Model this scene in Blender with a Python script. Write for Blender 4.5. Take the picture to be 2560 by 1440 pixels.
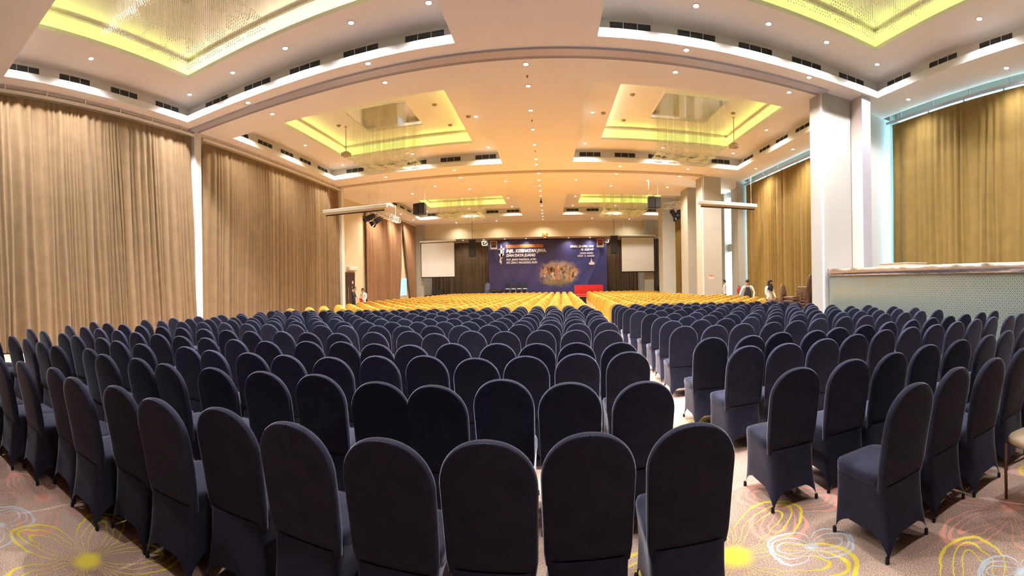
import bpy, math, random
import numpy as np
from mathutils import Vector, Matrix

random.seed(7)
PI = math.pi
scene = bpy.context.scene
for o in list(bpy.data.objects):
    bpy.data.objects.remove(o, do_unlink=True)
COL = scene.collection

# ------------------------------------------------------------------ camera (the photograph is a cylindrical sweep panorama)
FPX, U0, V0, ROLL, EYE = 1086.0, 1373.0, 709.5, 0.017, 1.65
cd = bpy.data.cameras.new('camera')
cd.type = 'PANO'
cd.panorama_type = 'CENTRAL_CYLINDRICAL'
cd.central_cylindrical_range_u_min = (0 - U0) / FPX
cd.central_cylindrical_range_u_max = (2560 - U0) / FPX
cd.central_cylindrical_range_v_min = (V0 - 1440) / FPX
cd.central_cylindrical_range_v_max = V0 / FPX
cd.central_cylindrical_radius = 1.0
cd.clip_start = 0.05
cam = bpy.data.objects.new('camera', cd)
cam.location = (0, 0, EYE)
cam.rotation_euler = (PI / 2, ROLL, 0)
COL.objects.link(cam)
scene.camera = cam

# ------------------------------------------------------------------ world, colour management, sampling
world = bpy.data.worlds.new('world')
scene.world = world
world.use_nodes = True
wb = world.node_tree.nodes['Background']
wb.inputs['Color'].default_value = (0.75, 0.88, 1.0, 1)
wb.inputs['Strength'].default_value = 1.0
scene.view_settings.view_transform = 'Standard'
scene.view_settings.look = 'None'
scene.view_settings.exposure = 0.0
scene.view_settings.gamma = 1.0
scene.view_settings.use_curve_mapping = False
try:
    scene.cycles.use_denoising = True
    scene.cycles.max_bounces = 10
    scene.cycles.diffuse_bounces = 6
    scene.cycles.glossy_bounces = 3
    scene.cycles.transparent_max_bounces = 24
    scene.cycles.sample_clamp_indirect = 6.0
    scene.cycles.use_light_tree = True
except Exception:
    pass

# light levels of the house lamps, in one place
SPOT_NEAR, SPOT_MID, SPOT_FAR = 1080.0, 740.0, 820.0
COL_NEAR, COL_MID, COL_FAR = (1.0, 0.97, 1.0), (1.0, 0.90, 0.78), (1.0, 0.86, 0.66)
COVE_GREEN, COVE_WARM, COVE_STRENGTH = (0.80, 1.0, 0.20), (1.0, 0.88, 0.58), 11.0
DAYLIGHT, DAY_STRENGTH = (0.40, 0.86, 1.0), 4.5

# ------------------------------------------------------------------ materials
MATS = {}
def mat(name, color, rough=0.6, metal=0.0, spec=0.3, vary=0.0, vscale=6.0, bump=0.0, bscale=40.0, sheen=0.0, emit=None, estr=0.0,
        alpha=1.0, random_tint=0.0):
    if name in MATS:
        return MATS[name]
    m = bpy.data.materials.new(name)
    m.use_nodes = True
    nt = m.node_tree
    b = nt.nodes['Principled BSDF']
    b.inputs['Base Color'].default_value = (*color, 1)
    b.inputs['Roughness'].default_value = rough
    b.inputs['Metallic'].default_value = metal
    b.inputs['Specular IOR Level'].default_value = spec
    b.inputs['Alpha'].default_value = alpha
    if sheen:
        b.inputs['Sheen Weight'].default_value = sheen
        b.inputs['Sheen Roughness'].default_value = 0.26
        b.inputs['Sheen Tint'].default_value = (0.85, 0.86, 1.0, 1)
    if emit:
        b.inputs['Emission Color'].default_value = (*emit, 1)
        b.inputs['Emission Strength'].default_value = estr
    tc = nt.nodes.new('ShaderNodeTexCoord')
    if vary or random_tint:
        nz = nt.nodes.new('ShaderNodeTexNoise')
        nz.inputs['Scale'].default_value = vscale
        nz.inputs['Detail'].default_value = 4
        nt.links.new(tc.outputs['Object'], nz.inputs['Vector'])
        hsv = nt.nodes.new('ShaderNodeHueSaturation')
        hsv.inputs['Color'].default_value = (*color, 1)
        mr = nt.nodes.new('ShaderNodeMapRange')
        mr.inputs['From Min'].default_value = 0.25
        mr.inputs['From Max'].default_value = 0.75
        mr.inputs['To Min'].default_value = 1 - vary
        mr.inputs['To Max'].default_value = 1 + vary
        nt.links.new(nz.outputs['Fac'], mr.inputs['Value'])
        last = mr.outputs['Result']
        if random_tint:
            oi = nt.nodes.new('ShaderNodeObjectInfo')
            m2 = nt.nodes.new('ShaderNodeMapRange')
            m2.inputs['To Min'].default_value = 1 - random_tint
            m2.inputs['To Max'].default_value = 1 + random_tint
            nt.links.new(oi.outputs['Random'], m2.inputs['Value'])
            mm = nt.nodes.new('ShaderNodeMath'); mm.operation = 'MULTIPLY'
            nt.links.new(last, mm.inputs[0]); nt.links.new(m2.outputs['Result'], mm.inputs[1])
            last = mm.outputs[0]
        nt.links.new(last, hsv.inputs['Value'])
        nt.links.new(hsv.outputs['Color'], b.inputs['Base Color'])
    if bump:
        n2 = nt.nodes.new('ShaderNodeTexNoise')
        n2.inputs['Scale'].default_value = bscale
        n2.inputs['Detail'].default_value = 3
        nt.links.new(tc.outputs['Object'], n2.inputs['Vector'])
        bp = nt.nodes.new('ShaderNodeBump')
        bp.inputs['Strength'].default_value = bump
        bp.inputs['Distance'].default_value = 0.01
        nt.links.new(n2.outputs['Fac'], bp.inputs['Height'])
        nt.links.new(bp.outputs['Normal'], b.inputs['Normal'])
    MATS[name] = m
    return m

def emission(name, color, strength):
    if name in MATS:
        return MATS[name]
    m = bpy.data.materials.new(name)
    m.use_nodes = True
    nt = m.node_tree
    nt.nodes.clear()
    e = nt.nodes.new('ShaderNodeEmission')
    e.inputs['Color'].default_value = (*color, 1)
    e.inputs['Strength'].default_value = strength
    out = nt.nodes.new('ShaderNodeOutputMaterial')
    nt.links.new(e.outputs[0], out.inputs['Surface'])
    MATS[name] = m
    return m

M_CEIL = mat('ceiling_paint', (0.92, 0.88, 0.82), rough=0.75, vary=0.015, vscale=1.5)
M_WHITE = mat('white_paint', (0.70, 0.695, 0.67), rough=0.6, vary=0.01)
M_WALL = mat('cream_wall_paint', (0.70, 0.63, 0.48), rough=0.65, vary=0.02, vscale=1.2)
M_PILLAR = mat('ivory_column_paint', (0.42, 0.41, 0.375), rough=0.6, vary=0.015, vscale=1.0)
M_PINK = mat('pale_partition_laminate', (0.64, 0.53, 0.46), rough=0.5)
M_GREY = mat('grey_aluminium', (0.50, 0.50, 0.57), rough=0.30, metal=0.15, spec=0.6)
M_GREYD = mat('dark_track_aluminium', (0.30, 0.29, 0.33), rough=0.4, metal=0.1)
M_BEIGETRK = mat('beige_track_paint', (0.55, 0.45, 0.36), rough=0.4)
M_VENT = mat('vent_dark', (0.035, 0.033, 0.030), rough=0.6)
M_VENTF = mat('vent_frame', (0.72, 0.70, 0.62), rough=0.5)
M_RAIL = mat('rail_white_enamel', (0.80, 0.76, 0.68), rough=0.4)
M_CURT_L = mat('tan_curtain_cloth', (0.225, 0.148, 0.075), rough=0.85, sheen=0.25, vary=0.10, vscale=3.0, bump=0.15, bscale=300)
M_CURT_R = mat('mustard_curtain_cloth', (0.215, 0.14, 0.036), rough=0.85, sheen=0.25, vary=0.10, vscale=3.0, bump=0.15, bscale=300)
M_CURT_F = mat('copper_curtain_cloth', (0.29, 0.17, 0.10), rough=0.85, sheen=0.25, vary=0.10, vscale=2.0)
M_CURT_S = mat('brown_stage_curtain_cloth', (0.12, 0.085, 0.055), rough=0.9, vary=0.12, vscale=3.0)
M_BLACKC = mat('black_stretch_cloth', (0.025, 0.026, 0.045), rough=0.75, spec=0.06, sheen=1.0, vary=0.25, vscale=9, bump=0.06, bscale=500, random_tint=0.25)
M_YELC = mat('gold_stretch_cloth', (0.54, 0.31, 0.05), rough=0.6, spec=0.2, sheen=0.3, vary=0.05, vscale=9, random_tint=0.12)
M_FOOT = mat('black_foot_cap', (0.012, 0.012, 0.014), rough=0.5)
M_BLK = mat('black_plastic', (0.018, 0.018, 0.020), rough=0.5)
M_BLKG = mat('charcoal_grille', (0.030, 0.028, 0.034), rough=0.75, bump=0.3, bscale=200)
M_CHROME = mat('mirror_plate', (0.80, 0.76, 0.72), rough=0.06, metal=1.0)
M_STEEL = mat('brushed_steel', (0.74, 0.68, 0.66), rough=0.22, metal=0.9)
M_BROWN = mat('brown_vinyl', (0.13, 0.075, 0.05), rough=0.4, spec=0.4)
M_BRONZE = mat('bronze_tube', (0.20, 0.12, 0.08), rough=0.35, metal=0.7)
M_BEIGEV = mat('beige_vinyl', (0.55, 0.43, 0.28), rough=0.4)
M_GOLD = mat('gilded_metal', (0.62, 0.40, 0.10), rough=0.35, metal=0.8)
M_SCREEN = mat('projection_screen_fabric', (0.66, 0.67, 0.70), rough=0.9)
M_RED = mat('red_satin', (0.62, 0.03, 0.03), rough=0.5, sheen=0.2)
M_SKIN = mat('skin', (0.50, 0.30, 0.20), rough=0.55)
M_HAIR = mat('black_hair', (0.02, 0.015, 0.012), rough=0.5)
M_SHIRTW = mat('white_cotton', (0.80, 0.79, 0.76), rough=0.8, bump=0.2, bscale=60)
M_SHIRTD = mat('navy_polo_knit', (0.03, 0.035, 0.055), rough=0.8)
M_TROU = mat('black_trousers', (0.018, 0.018, 0.022), rough=0.8)
M_APRON = mat('charcoal_apron', (0.035, 0.037, 0.048), rough=0.8)
M_BOX = mat('tan_wood', (0.50, 0.38, 0.25), rough=0.5, vary=0.06, vscale=12)

# ------------------------------------------------------------------ mesh builder
class MB:
    def __init__(self):
        self.v = []; self.f = []; self.mi = []
    def add(self, vs, fs, mi=0):
        n = len(self.v)
        self.v.extend(vs)
        self.f.extend([tuple(i + n for i in f) for f in fs])
        self.mi.extend([mi] * len(fs))
        return self
    def box(self, lo, hi, mi=0):
        x0, y0, z0 = lo; x1, y1, z1 = hi
        vs = [(x0, y0, z0), (x1, y0, z0), (x1, y1, z0), (x0, y1, z0), (x0, y0, z1), (x1, y0, z1), (x1, y1, z1), (x0, y1, z1)]
        fs = [(0, 3, 2, 1), (4, 5, 6, 7), (0, 1, 5, 4), (1, 2, 6, 5), (2, 3, 7, 6), (3, 0, 4, 7)]
        return self.add(vs, fs, mi)
    def bbox(self, lo, hi, b, mi=0):
        """box with chamfered vertical and horizontal edges"""
        x0, y0, z0 = lo; x1, y1, z1 = hi
        def ring(d, z):
            return [(x0 + d, y0, z), (x1 - d, y0, z), (x1, y0 + d, z), (x1, y1 - d, z), (x1 - d, y1, z), (x0 + d, y1, z), (x0, y1 - d, z), (x0, y0 + d, z)]
        def inner(z):
            X0, Y0, X1, Y1 = x0 + b, y0 + b, x1 - b, y1 - b
            e = b * 0.3
            return [(X0 + e, Y0, z), (X1 - e, Y0, z), (X1, Y0 + e, z), (X1, Y1 - e, z), (X1 - e, Y1, z), (X0 + e, Y1, z), (X0, Y1 - e, z), (X0, Y0 + e, z)]
        rings = [inner(z0), ring(b, z0 + b), ring(b, z1 - b), inner(z1)]
        return self.loft(rings, cap=True, mi=mi)
    def loft(self, rings, cap=False, closed=True, mi=0):
        n = len(rings[0]); vs = [p for r in rings for p in r]; fs = []
        for k in range(len(rings) - 1):
            for i in range(n if closed else n - 1):
                j = (i + 1) % n
                fs.append((k * n + i, k * n + j, (k + 1) * n + j, (k + 1) * n + i))
        if cap:
            fs.append(tuple(range(n - 1, -1, -1)))
            fs.append(tuple((len(rings) - 1) * n + i for i in range(n)))
        return self.add(vs, fs, mi)
    def tube(self, pts, r, seg=8, cap=True, mi=0):
        rings = []
        P = [Vector(p) for p in pts]
        R = r if isinstance(r, (list, tuple)) else [r] * len(P)
        prev = None
        for i, p in enumerate(P):
            t = (P[min(i + 1, len(P) - 1)] - P[max(i - 1, 0)]).normalized()
            if prev is None:
                a = Vector((0, 0, 1)) if abs(t.z) < 0.9 else Vector((1, 0, 0))
                n1 = t.cross(a).normalized()
            else:
                n1 = (prev - t * prev.dot(t)).normalized()
            prev = n1
            n2 = t.cross(n1)
            rings.append([tuple(p + (n1 * math.cos(2 * PI * k / seg) + n2 * math.sin(2 * PI * k / seg)) * R[i]) for k in range(seg)])
        return self.loft(rings, cap=cap, mi=mi)
    def lathe(self, prof, seg=20, center=(0, 0, 0), cap=True, mi=0, sx=1.0, sy=1.0):
        cx, cy, cz = center
        rings = [[(cx + r * sx * math.cos(2 * PI * k / seg), cy + r * sy * math.sin(2 * PI * k / seg), cz + z) for k in range(seg)] for r, z in prof]
        return self.loft(rings, cap=cap, mi=mi)
    def ell(self, c, rad, seg=14, ring=9, mi=0):
        prof = [(max(1e-4, math.sin(PI * k / ring)), -math.cos(PI * k / ring)) for k in range(ring + 1)]
        rings = [[(c[0] + rad[0] * r * math.cos(2 * PI * i / seg), c[1] + rad[1] * r * math.sin(2 * PI * i / seg), c[2] + rad[2] * z) for i in range(seg)] for r, z in prof]
        return self.loft(rings, cap=False, mi=mi)
    def prism(self, poly, d, axis='y', o=0.0, mi=0):
        """extrude a 2D polygon (a, b) by d along an axis; y: (x, z) polygon"""
        if axis == 'y':
            A = [(a, o, b) for a, b in poly]; B = [(a, o + d, b) for a, b in poly]
        elif axis == 'x':
            A = [(o, a, b) for a, b in poly]; B = [(o + d, a, b) for a, b in poly]
        else:
            A = [(a, b, o) for a, b in poly]; B = [(a, b, o + d) for a, b in poly]
        n = len(poly)
        fs = [tuple(range(n)), tuple(range(2 * n - 1, n - 1, -1))] + [(i, i + n, (i + 1) % n + n, (i + 1) % n) for i in range(n)]
        return self.add(A + B, fs, mi)
    def mesh(self, name, mats, smooth=False):
        me = bpy.data.meshes.new(name)
        me.from_pydata(self.v, [], self.f)
        for m in (mats if isinstance(mats, (list, tuple)) else [mats]):
            me.materials.append(m)
        if any(self.mi):
            me.polygons.foreach_set('material_index', self.mi)
        if smooth:
            me.polygons.foreach_set('use_smooth', [True] * len(me.polygons))
        me.update()
        return me
    def build(self, name, mats, parent=None, smooth=False, loc=None, rotz=0.0):
        o = bpy.data.objects.new(name, self.mesh(name, mats, smooth))
        COL.objects.link(o)
        if parent is not None:
            o.parent = parent
        if loc is not None:
            o.location = loc
        if rotz:
            o.rotation_euler = (0, 0, rotz)
        return o

def tag(o, label=None, cat=None, group=None, kind=None):
    if label: o['label'] = label
    if cat: o['category'] = cat
    if group: o['group'] = group
    if kind: o['kind'] = kind
    return o
def thing(name, label, cat, loc=(0, 0, 0), rotz=0.0, group=None, kind=None):
    o = bpy.data.objects.new(name, None)
    o.empty_display_size = 0.1
    COL.objects.link(o)
    o.location = loc
    o.rotation_euler = (0, 0, rotz)
    return tag(o, label, cat, group, kind)
def linked(name, me, parent=None, loc=(0, 0, 0), rotz=0.0, rot=None):
    o = bpy.data.objects.new(name, me)
    COL.objects.link(o)
    if parent is not None: o.parent = parent
    o.location = loc
    o.rotation_euler = rot if rot else (0, 0, rotz)
    return o
ORD = ['first', 'second', 'third', 'fourth', 'fifth', 'sixth', 'seventh', 'eighth', 'ninth', 'tenth', 'eleventh', 'twelfth', 'thirteenth',
       'fourteenth', 'fifteenth', 'sixteenth', 'seventeenth', 'eighteenth', 'nineteenth', 'twentieth', 'twenty-first', 'twenty-second',
       'twenty-third', 'twenty-fourth', 'twenty-fifth', 'twenty-sixth', 'twenty-seventh', 'twenty-eighth']
# ------------------------------------------------------------------ room dimensions (metres)
ZS, ZL, Z2, Z3 = 7.05, 7.25, 7.65, 8.20          # soffit, lip top, coffer ceiling, dome ceiling
BAYS = [(3.40, 9.45), (11.65, 19.25), (26.2, 34.0)]
INNER = [(3.75, 8.35), (12.85, 18.05), (27.4, 32.6)]
SIDES = {'L': ((-10.3, -2.0), (-9.05, -3.1)), 'R': ((1.15, 9.0), (2.25, 7.9))}

# ------------------------------------------------------------------ carpet
def carpet_material():
    m = bpy.data.materials.new('floral_carpet')
    m.use_nodes = True
    nt = m.node_tree
    b = nt.nodes['Principled BSDF']
    b.inputs['Roughness'].default_value = 0.95
    b.inputs['Specular IOR Level'].default_value = 0.05
    N, L = nt.nodes.new, nt.links.new
    def M(op, a, b2=None, c=None, clamp=False):
        n = N('ShaderNodeMath'); n.operation = op; n.use_clamp = clamp
        for i, x in enumerate((a, b2, c)):
            if x is None: continue
            if isinstance(x, (int, float)): n.inputs[i].default_value = x
            else: L(x, n.inputs[i])
        return n.outputs[0]
    def mix(fac, A, B):
        n = N('ShaderNodeMix'); n.data_type = 'RGBA'
        if isinstance(fac, (int, float)): n.inputs[0].default_value = fac
        else: L(fac, n.inputs[0])
        for i, x in ((6, A), (7, B)):
            if isinstance(x, tuple): n.inputs[i].default_value = (*x, 1)
            else: L(x, n.inputs[i])
        return n.outputs[2]
    def smooth(x, lo, hi):
        n = N('ShaderNodeMapRange'); n.interpolation_type = 'SMOOTHSTEP'
        L(x, n.inputs['Value']); n.inputs['From Min'].default_value = lo; n.inputs['From Max'].default_value = hi
        return n.outputs['Result']
    tc = N('ShaderNodeTexCoord')
    pos = tc.outputs['Object']
    def noise(scale, detail=2.0):
        n = N('ShaderNodeTexNoise'); n.inputs['Scale'].default_value = scale; n.inputs['Detail'].default_value = detail
        L(pos, n.inputs['Vector']); return n
    wob = noise(5.0)
    vm = N('ShaderNodeVectorMath'); vm.operation = 'MULTIPLY_ADD'
    L(wob.outputs['Color'], vm.inputs[0]); vm.inputs[1].default_value = (0.10, 0.10, 0); vm.inputs[2].default_value = (-0.05, -0.05, 0)
    va = N('ShaderNodeVectorMath'); L(pos, va.inputs[0]); L(vm.outputs[0], va.inputs[1])
    sx = N('ShaderNodeSeparateXYZ'); L(va.outputs[0], sx.inputs[0])
    X, Y = sx.outputs[0], sx.outputs[1]
    # speckled beige pile with brown drifts and leaf shapes
    drift = smooth(noise(0.9, 3).outputs['Fac'], 0.40, 0.62)
    speck = smooth(noise(150, 3).outputs['Fac'], 0.42, 0.60)
    cA = mix(speck, (0.42, 0.28, 0.21), (0.70, 0.56, 0.45))
    cB = mix(speck, (0.24, 0.14, 0.105), (0.54, 0.39, 0.30))
    col = mix(drift, cA, cB)
    vor = N('ShaderNodeTexVoronoi'); vor.feature = 'SMOOTH_F1'; vor.inputs['Scale'].default_value = 1.15
    L(va.outputs[0], vor.inputs['Vector'])
    leaf = M('MULTIPLY', M('SUBTRACT', 1.0, smooth(vor.outputs['Distance'], 0.30, 0.325)), 0.55)
    col = mix(leaf, col, mix(0.6, col, (0.20, 0.14, 0.115)))
    def flower(col, cx, cy, R, n, rot, c, w=0.016, amount=0.9):
        dx, dy = M('SUBTRACT', X, cx), M('SUBTRACT', Y, cy)
        r = M('SQRT', M('ADD', M('MULTIPLY', dx, dx), M('MULTIPLY', dy, dy)))
        ph = M('ADD', M('ARCTAN2', dy, dx), rot)
        pet = M('ABSOLUTE', M('COSINE', M('MULTIPLY', ph, n / 2.0)))
        out = None
        for k, p, ww in ((1.0, 0.55, 1.0), (0.93, 1.6, 0.8), (0.80, 4.5, 0.8), (0.97, 0.9, 0.0)):
            if ww == 0.0: continue
            d = M('ABSOLUTE', M('SUBTRACT', r, M('MULTIPLY', M('POWER', pet, p), R * k)))
            ln = M('SUBTRACT', 1.0, smooth(d, w * ww * 0.55, w * ww * 1.4))
            out = ln if out is None else M('MAXIMUM', out, ln)
        cen = M('SUBTRACT', 1.0, smooth(r, R * 0.06, R * 0.20))
        out = M('MULTIPLY', M('MAXIMUM', out, cen), amount)
        return mix(out, col, c)
    YE, PK, BL = (0.82, 0.68, 0.07), (0.85, 0.36, 0.28), (0.55, 0.68, 0.78)
    for a in ((-3.21, 1.36, 0.52, 5, 0.5, PK, 0.020, 0.6), (2.72, 1.52, 0.60, 5, 0.9, PK, 0.020, 0.6), (1.62, 2.72, 0.42, 3, 0.2, PK, 0.022, 0.7),
              (-2.35, 1.29, 0.58, 5, 0.15, YE, 0.016, 0.95), (1.05, 2.37, 0.72, 5, 0.7, YE, 0.016, 0.95), (1.78, 1.10, 0.66, 5, 0.4, YE, 0.014, 0.9),
              (1.50, 2.22, 0.26, 2, 0.4, BL, 0.009, 0.7), (2.12, 1.14, 0.22, 2, 1.2, BL, 0.009, 0.8), (-2.95, 0.92, 0.28, 2, 0.9, BL, 0.009, 0.8),
              (-4.55, 1.55, 0.7, 5, 1.0, YE, 0.016, 0.8), (3.6, 1.25, 0.6, 5, 0.3, YE, 0.016, 0.8), (1.45, 4.4, 0.6, 5, 0.3, YE, 0.016, 0.9),
              (1.5, 6.4, 0.6, 5, 0.9, PK, 0.018, 0.8), (1.6, 8.6, 0.6, 5, 0.1, YE, 0.018, 0.9)):
        col = flower(col, *a)
    L(col, b.inputs['Base Color'])
    bp = N('ShaderNodeBump'); bp.inputs['Strength'].default_value = 0.35; bp.inputs['Distance'].default_value = 0.006
    L(noise(220, 2).outputs['Fac'], bp.inputs['Height']); L(bp.outputs['Normal'], b.inputs['Normal'])
    return m
M_CARPET = carpet_material()
floor = tag(MB().box((-13.2, -6.2, -0.12), (11.6, 41.0, 0.0)).build('floor', M_CARPET), 'beige carpet with yellow and pink flower drawings', kind='structure')

# ------------------------------------------------------------------ ceiling: soffit plane with six coffers
def ceiling():
    xs = [-13.2, -10.3, -2.0, 1.15, 9.0, 10.30]
    ys = [-6.2, 3.40, 9.45, 11.65, 19.25, 26.2, 34.0, 37.5]
    holes = [(3.40, 9.45), (11.65, 19.25), (26.2, 34.0)]
    mb = MB()
    for i in range(5):
        for j in range(7):
            if (i in (1, 3)) and ((ys[j], ys[j + 1]) in holes):
                continue
            x0, x1, y0, y1 = xs[i], xs[i + 1], ys[j], ys[j + 1]
            mb.add([(x0, y0, ZS), (x0, y1, ZS), (x1, y1, ZS), (x1, y0, ZS)], [(0, 1, 2, 3)])
    mb.box((-13.2, -6.2, 8.6), (11.6, 41.0, 8.7))          # slab above
    for y0, y1 in ((21.3, 27.2),):                         # open soffit beside the tall window
        mb.add([(10.30, y0, ZS), (10.30, y1, ZS), (10.75, y1, ZS), (10.75, y0, ZS)], [(0, 1, 2, 3)])
    return tag(mb.build('ceiling', M_CEIL), 'warm white plasterboard ceiling with six stepped coffers', kind='structure')
CEILING = ceiling()

def rect(x0, x1, y0, y1, z, o=0.0):
    return [(x0 - o, y0 - o, z), (x1 + o, y0 - o, z), (x1 + o, y1 + o, z), (x0 - o, y1 + o, z)]
WHERE = {('L', 0): 'over the near chairs, curtain side', ('R', 0): 'over the near chairs, bar side', ('L', 1): 'in the middle bay, curtain side',
         ('R', 1): 'in the middle bay, bar side', ('L', 2): 'nearest the stage, curtain side', ('R', 2): 'nearest the stage, bar side'}
def coffer(side, bay):
    (x0, x1), (a0, a1) = SIDES[side]
    y0, y1 = BAYS[bay]; b0, b1 = INNER[bay]
    t = thing('ceiling_coffer', 'stepped ceiling coffer with lit cove ' + WHERE[side, bay], None, kind='structure')
    # bright lip round the opening with a trough behind it, then the wall that carries the grilles
    MB().loft([rect(x0, x1, y0, y1, ZS), rect(x0, x1, y0, y1, ZL), rect(x0, x1, y0, y1, ZL, 0.06), rect(x0, x1, y0, y1, 7.12, 0.06), rect(x0, x1, y0, y1, 7.12, 0.30)]).build('lip', M_WHITE, t)
    MB().loft([rect(x0, x1, y0, y1, 7.12, 0.30), rect(x0, x1, y0, y1, Z2, 0.30)]).build('grille_wall', M_WHITE, t)
    MB().loft([rect(x0, x1, y0, y1, Z2, 0.30), rect(a0, a1, b0, b1, Z2)]).build('step_ceiling', M_CEIL, t)
    MB().loft([rect(a0, a1, b0, b1, Z2), rect(a0, a1, b0, b1, Z2 + 0.10), rect(a0, a1, b0, b1, Z2 + 0.10, 0.05), rect(a0, a1, b0, b1, Z2 + 0.03, 0.05), rect(a0, a1, b0, b1, Z2 + 0.03, 0.32)]).build('cove_edge', M_WHITE, t)
    MB().loft([rect(a0, a1, b0, b1, Z2 + 0.03, 0.32), rect(a0, a1, b0, b1, 7.90, 0.33), rect(a0, a1, b0, b1, 8.00, 0.29), rect(a0, a1, b0, b1, 8.06, 0.20), rect(a0, a1, b0, b1, 8.08, 0.10), rect(a0, a1, b0, b1, 8.08, 0.0)]).build('cove_wall', M_WHITE, t)
    MB().loft([rect(a0, a1, b0, b1, 8.08), rect(a0, a1, b0, b1, 8.13), rect(a0, a1, b0, b1, 8.13, 0.10), rect(a0, a1, b0, b1, Z3 + 0.02, 0.10)]).build('cornice', M_CEIL, t)
    MB().add(rect(a0, a1, b0, b1, Z3 + 0.02, 0.10), [(3, 2, 1, 0)]).build('dome_ceiling', M_CEIL, t)
    # light strips in the trough: the four sides of the cove
    zz, w0, w1 = Z2 + 0.045, 0.10, 0.16
    strips = [((a0 - w1, b1 + w0), (a1 + w1, b1 + w1), 'far'), ((a0 - w1, b0 - w1), (a1 + w1, b0 - w0), 'near'),
              ((a0 - w1, b0 - w0), (a0 - w0, b1 + w0), 'x0'), ((a1 + w0, b0 - w0), (a1 + w1, b1 + w0), 'x1')]
    for lo, hi, nm in strips:
        warm = (side, bay, nm) in (('L', 0, 'far'), ('R', 1, 'x0'))
        m = emission('cove_tube_warm', COVE_WARM, COVE_STRENGTH * 1.15) if warm else emission('cove_tube_green', COVE_GREEN, COVE_STRENGTH)
        MB().box((*lo, zz), (*hi, zz + 0.03)).build('light_strip', m, t)
    return t
for s in 'LR':
    for k in range(3):
        coffer(s, k)

# ------------------------------------------------------------------ partition tracks across the hall
def track(n, y0, y1, y2, x0, x1, ma, mb_, label):
    t = thing('trim_%d' % n, label, None, kind='structure')
    MB().box((x0, y0, ZS - 0.05), (x1, y1, ZS + 0.02)).build('track_cover', ma, t)
    MB().box((x0, y1, ZS - 0.02), (x1, y2, ZS + 0.02)).build('track_channel', mb_, t)
    return t
track(1, 9.90, 10.19, 10.37, -10.75, 7.5, M_GREY, M_GREYD, 'satin grey partition track across the hall in front of the near coffers')
track(2, 20.62, 20.92, 21.05, -10.75, 7.8, M_BEIGETRK, M_BEIGETRK, 'beige partition track across the hall beyond the middle coffers')

# ------------------------------------------------------------------ walls
def wall(name, lo, hi, m=M_WALL, label=None):
    return tag(MB().box(lo, hi).build(name, m), label, kind='structure')
wall('wall_left', (-11.25, -6.2, 0), (-11.05, 21.15, ZS + 0.5), label='cream side wall behind the tan curtains')
wall('wall_left_far', (-12.05, 21.15, 0), (-11.85, 36.8, ZS + 0.5), label='cream side wall with the dark door beyond the middle curtain')
wall('wall_left_return', (-11.86, 21.0, 0), (-11.05, 21.15, ZS + 0.5), label='short return wall beside the middle curtain')
wall('wall_back', (-13.2, -6.4, 0), (11.6, -6.2, 8.7), M_CURT_S, label='dark end wall behind the last chairs')
tag(MB().box((-12.05, 37.4, 5.72), (10.9, 37.6, ZS + 0.6)).build('wall_front', M_WALL), 'cream bulkhead above the stage opening', kind='structure')
tag(MB().box((-12.05, 37.6, 5.72), (10.9, 40.0, 5.84)).build('ceiling_stage', mat('stage_soffit_paint', (0.72, 0.55, 0.45), rough=0.7)), 'lower ceiling over the stage', kind='structure')
wall('wall_stage', (-12.05, 40.0, 0), (10.9, 40.2, ZS), M_CURT_S, label='dark end wall behind the stage curtain')
tag(MB().box((8.25, 36.8, 0), (9.05, 40.0, ZS)).build('wall_stage_right', M_PILLAR), 'ivory end wall at the bar side of the stage', kind='structure')
tag(MB().box((-12.05, 36.8, 0), (-10.95, 40.0, ZS)).build('wall_stage_left', M_PILLAR), 'ivory end wall at the curtain side of the stage', kind='structure')
# jambs where the partitions close against the curtain wall
for i, (y0, y1) in enumerate(((10.14, 10.46), (20.80, 21.12))):
    tag(MB().box((-11.05, y0, 0), (-10.72, y1, ZS)).build('partition_jamb', M_WHITE), ('white partition jamb between the near and middle curtains', 'white partition jamb at the end of the middle curtain')[i], kind='structure')

# window wall on the bar side
def window_wall():
    t = thing('wall_right', 'window wall behind the mustard curtains', None, kind='structure')
    for y0, y1 in ((-6.2, -2.2), (10.55, 11.2), (21.3, 23.72), (24.75, 27.9), (36.0, 37.5)):
        MB().box((10.62, y0, 0), (11.3, y1, ZS + 0.5)).build('pier', M_PILLAR, t)
    for y0, y1 in ((-2.2, 10.55), (11.2, 21.3), (23.72, 24.75), (27.9, 36.0)):
        MB().box((10.95, y0, 0), (11.3, y1, 0.12)).build('sill', M_PILLAR, t)
        MB().box((10.95, y0, 7.12), (11.3, y1, ZS + 0.5)).build('head', M_WHITE, t)
    return t
window_wall()
M_DAY = emission('daylit_frosted_glass', DAYLIGHT, DAY_STRENGTH)
M_DAYW = emission('bright_daylit_glass', (0.86, 1.0, 1.0), 7.0)
def window(n, y0, y1, npanes, label, m=M_DAY, z0=0.12, z1=7.12, bars=()):
    t = thing('window_%d' % n, label, None, kind='structure')
    w = (y1 - y0) / npanes
    for k in range(npanes):
        MB().box((11.02, y0 + k * w + 0.03, z0), (11.05, y0 + (k + 1) * w - 0.03, z1)).build('pane', m, t)
        MB().box((10.98, y0 + k * w - 0.03, z0), (11.08, y0 + k * w + 0.03, z1)).build('mullion', M_WHITE, t)
    for z, h in bars:
        MB().box((10.86, y0, z), (11.0, y1, z + h)).build('transom', M_PILLAR, t)
    return t
window(1, -2.2, 10.55, 9, 'daylit window behind the mustard curtain above the bar')
window(2, 11.2, 21.3, 7, 'daylit window behind the mustard curtain in the middle bay')
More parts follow.
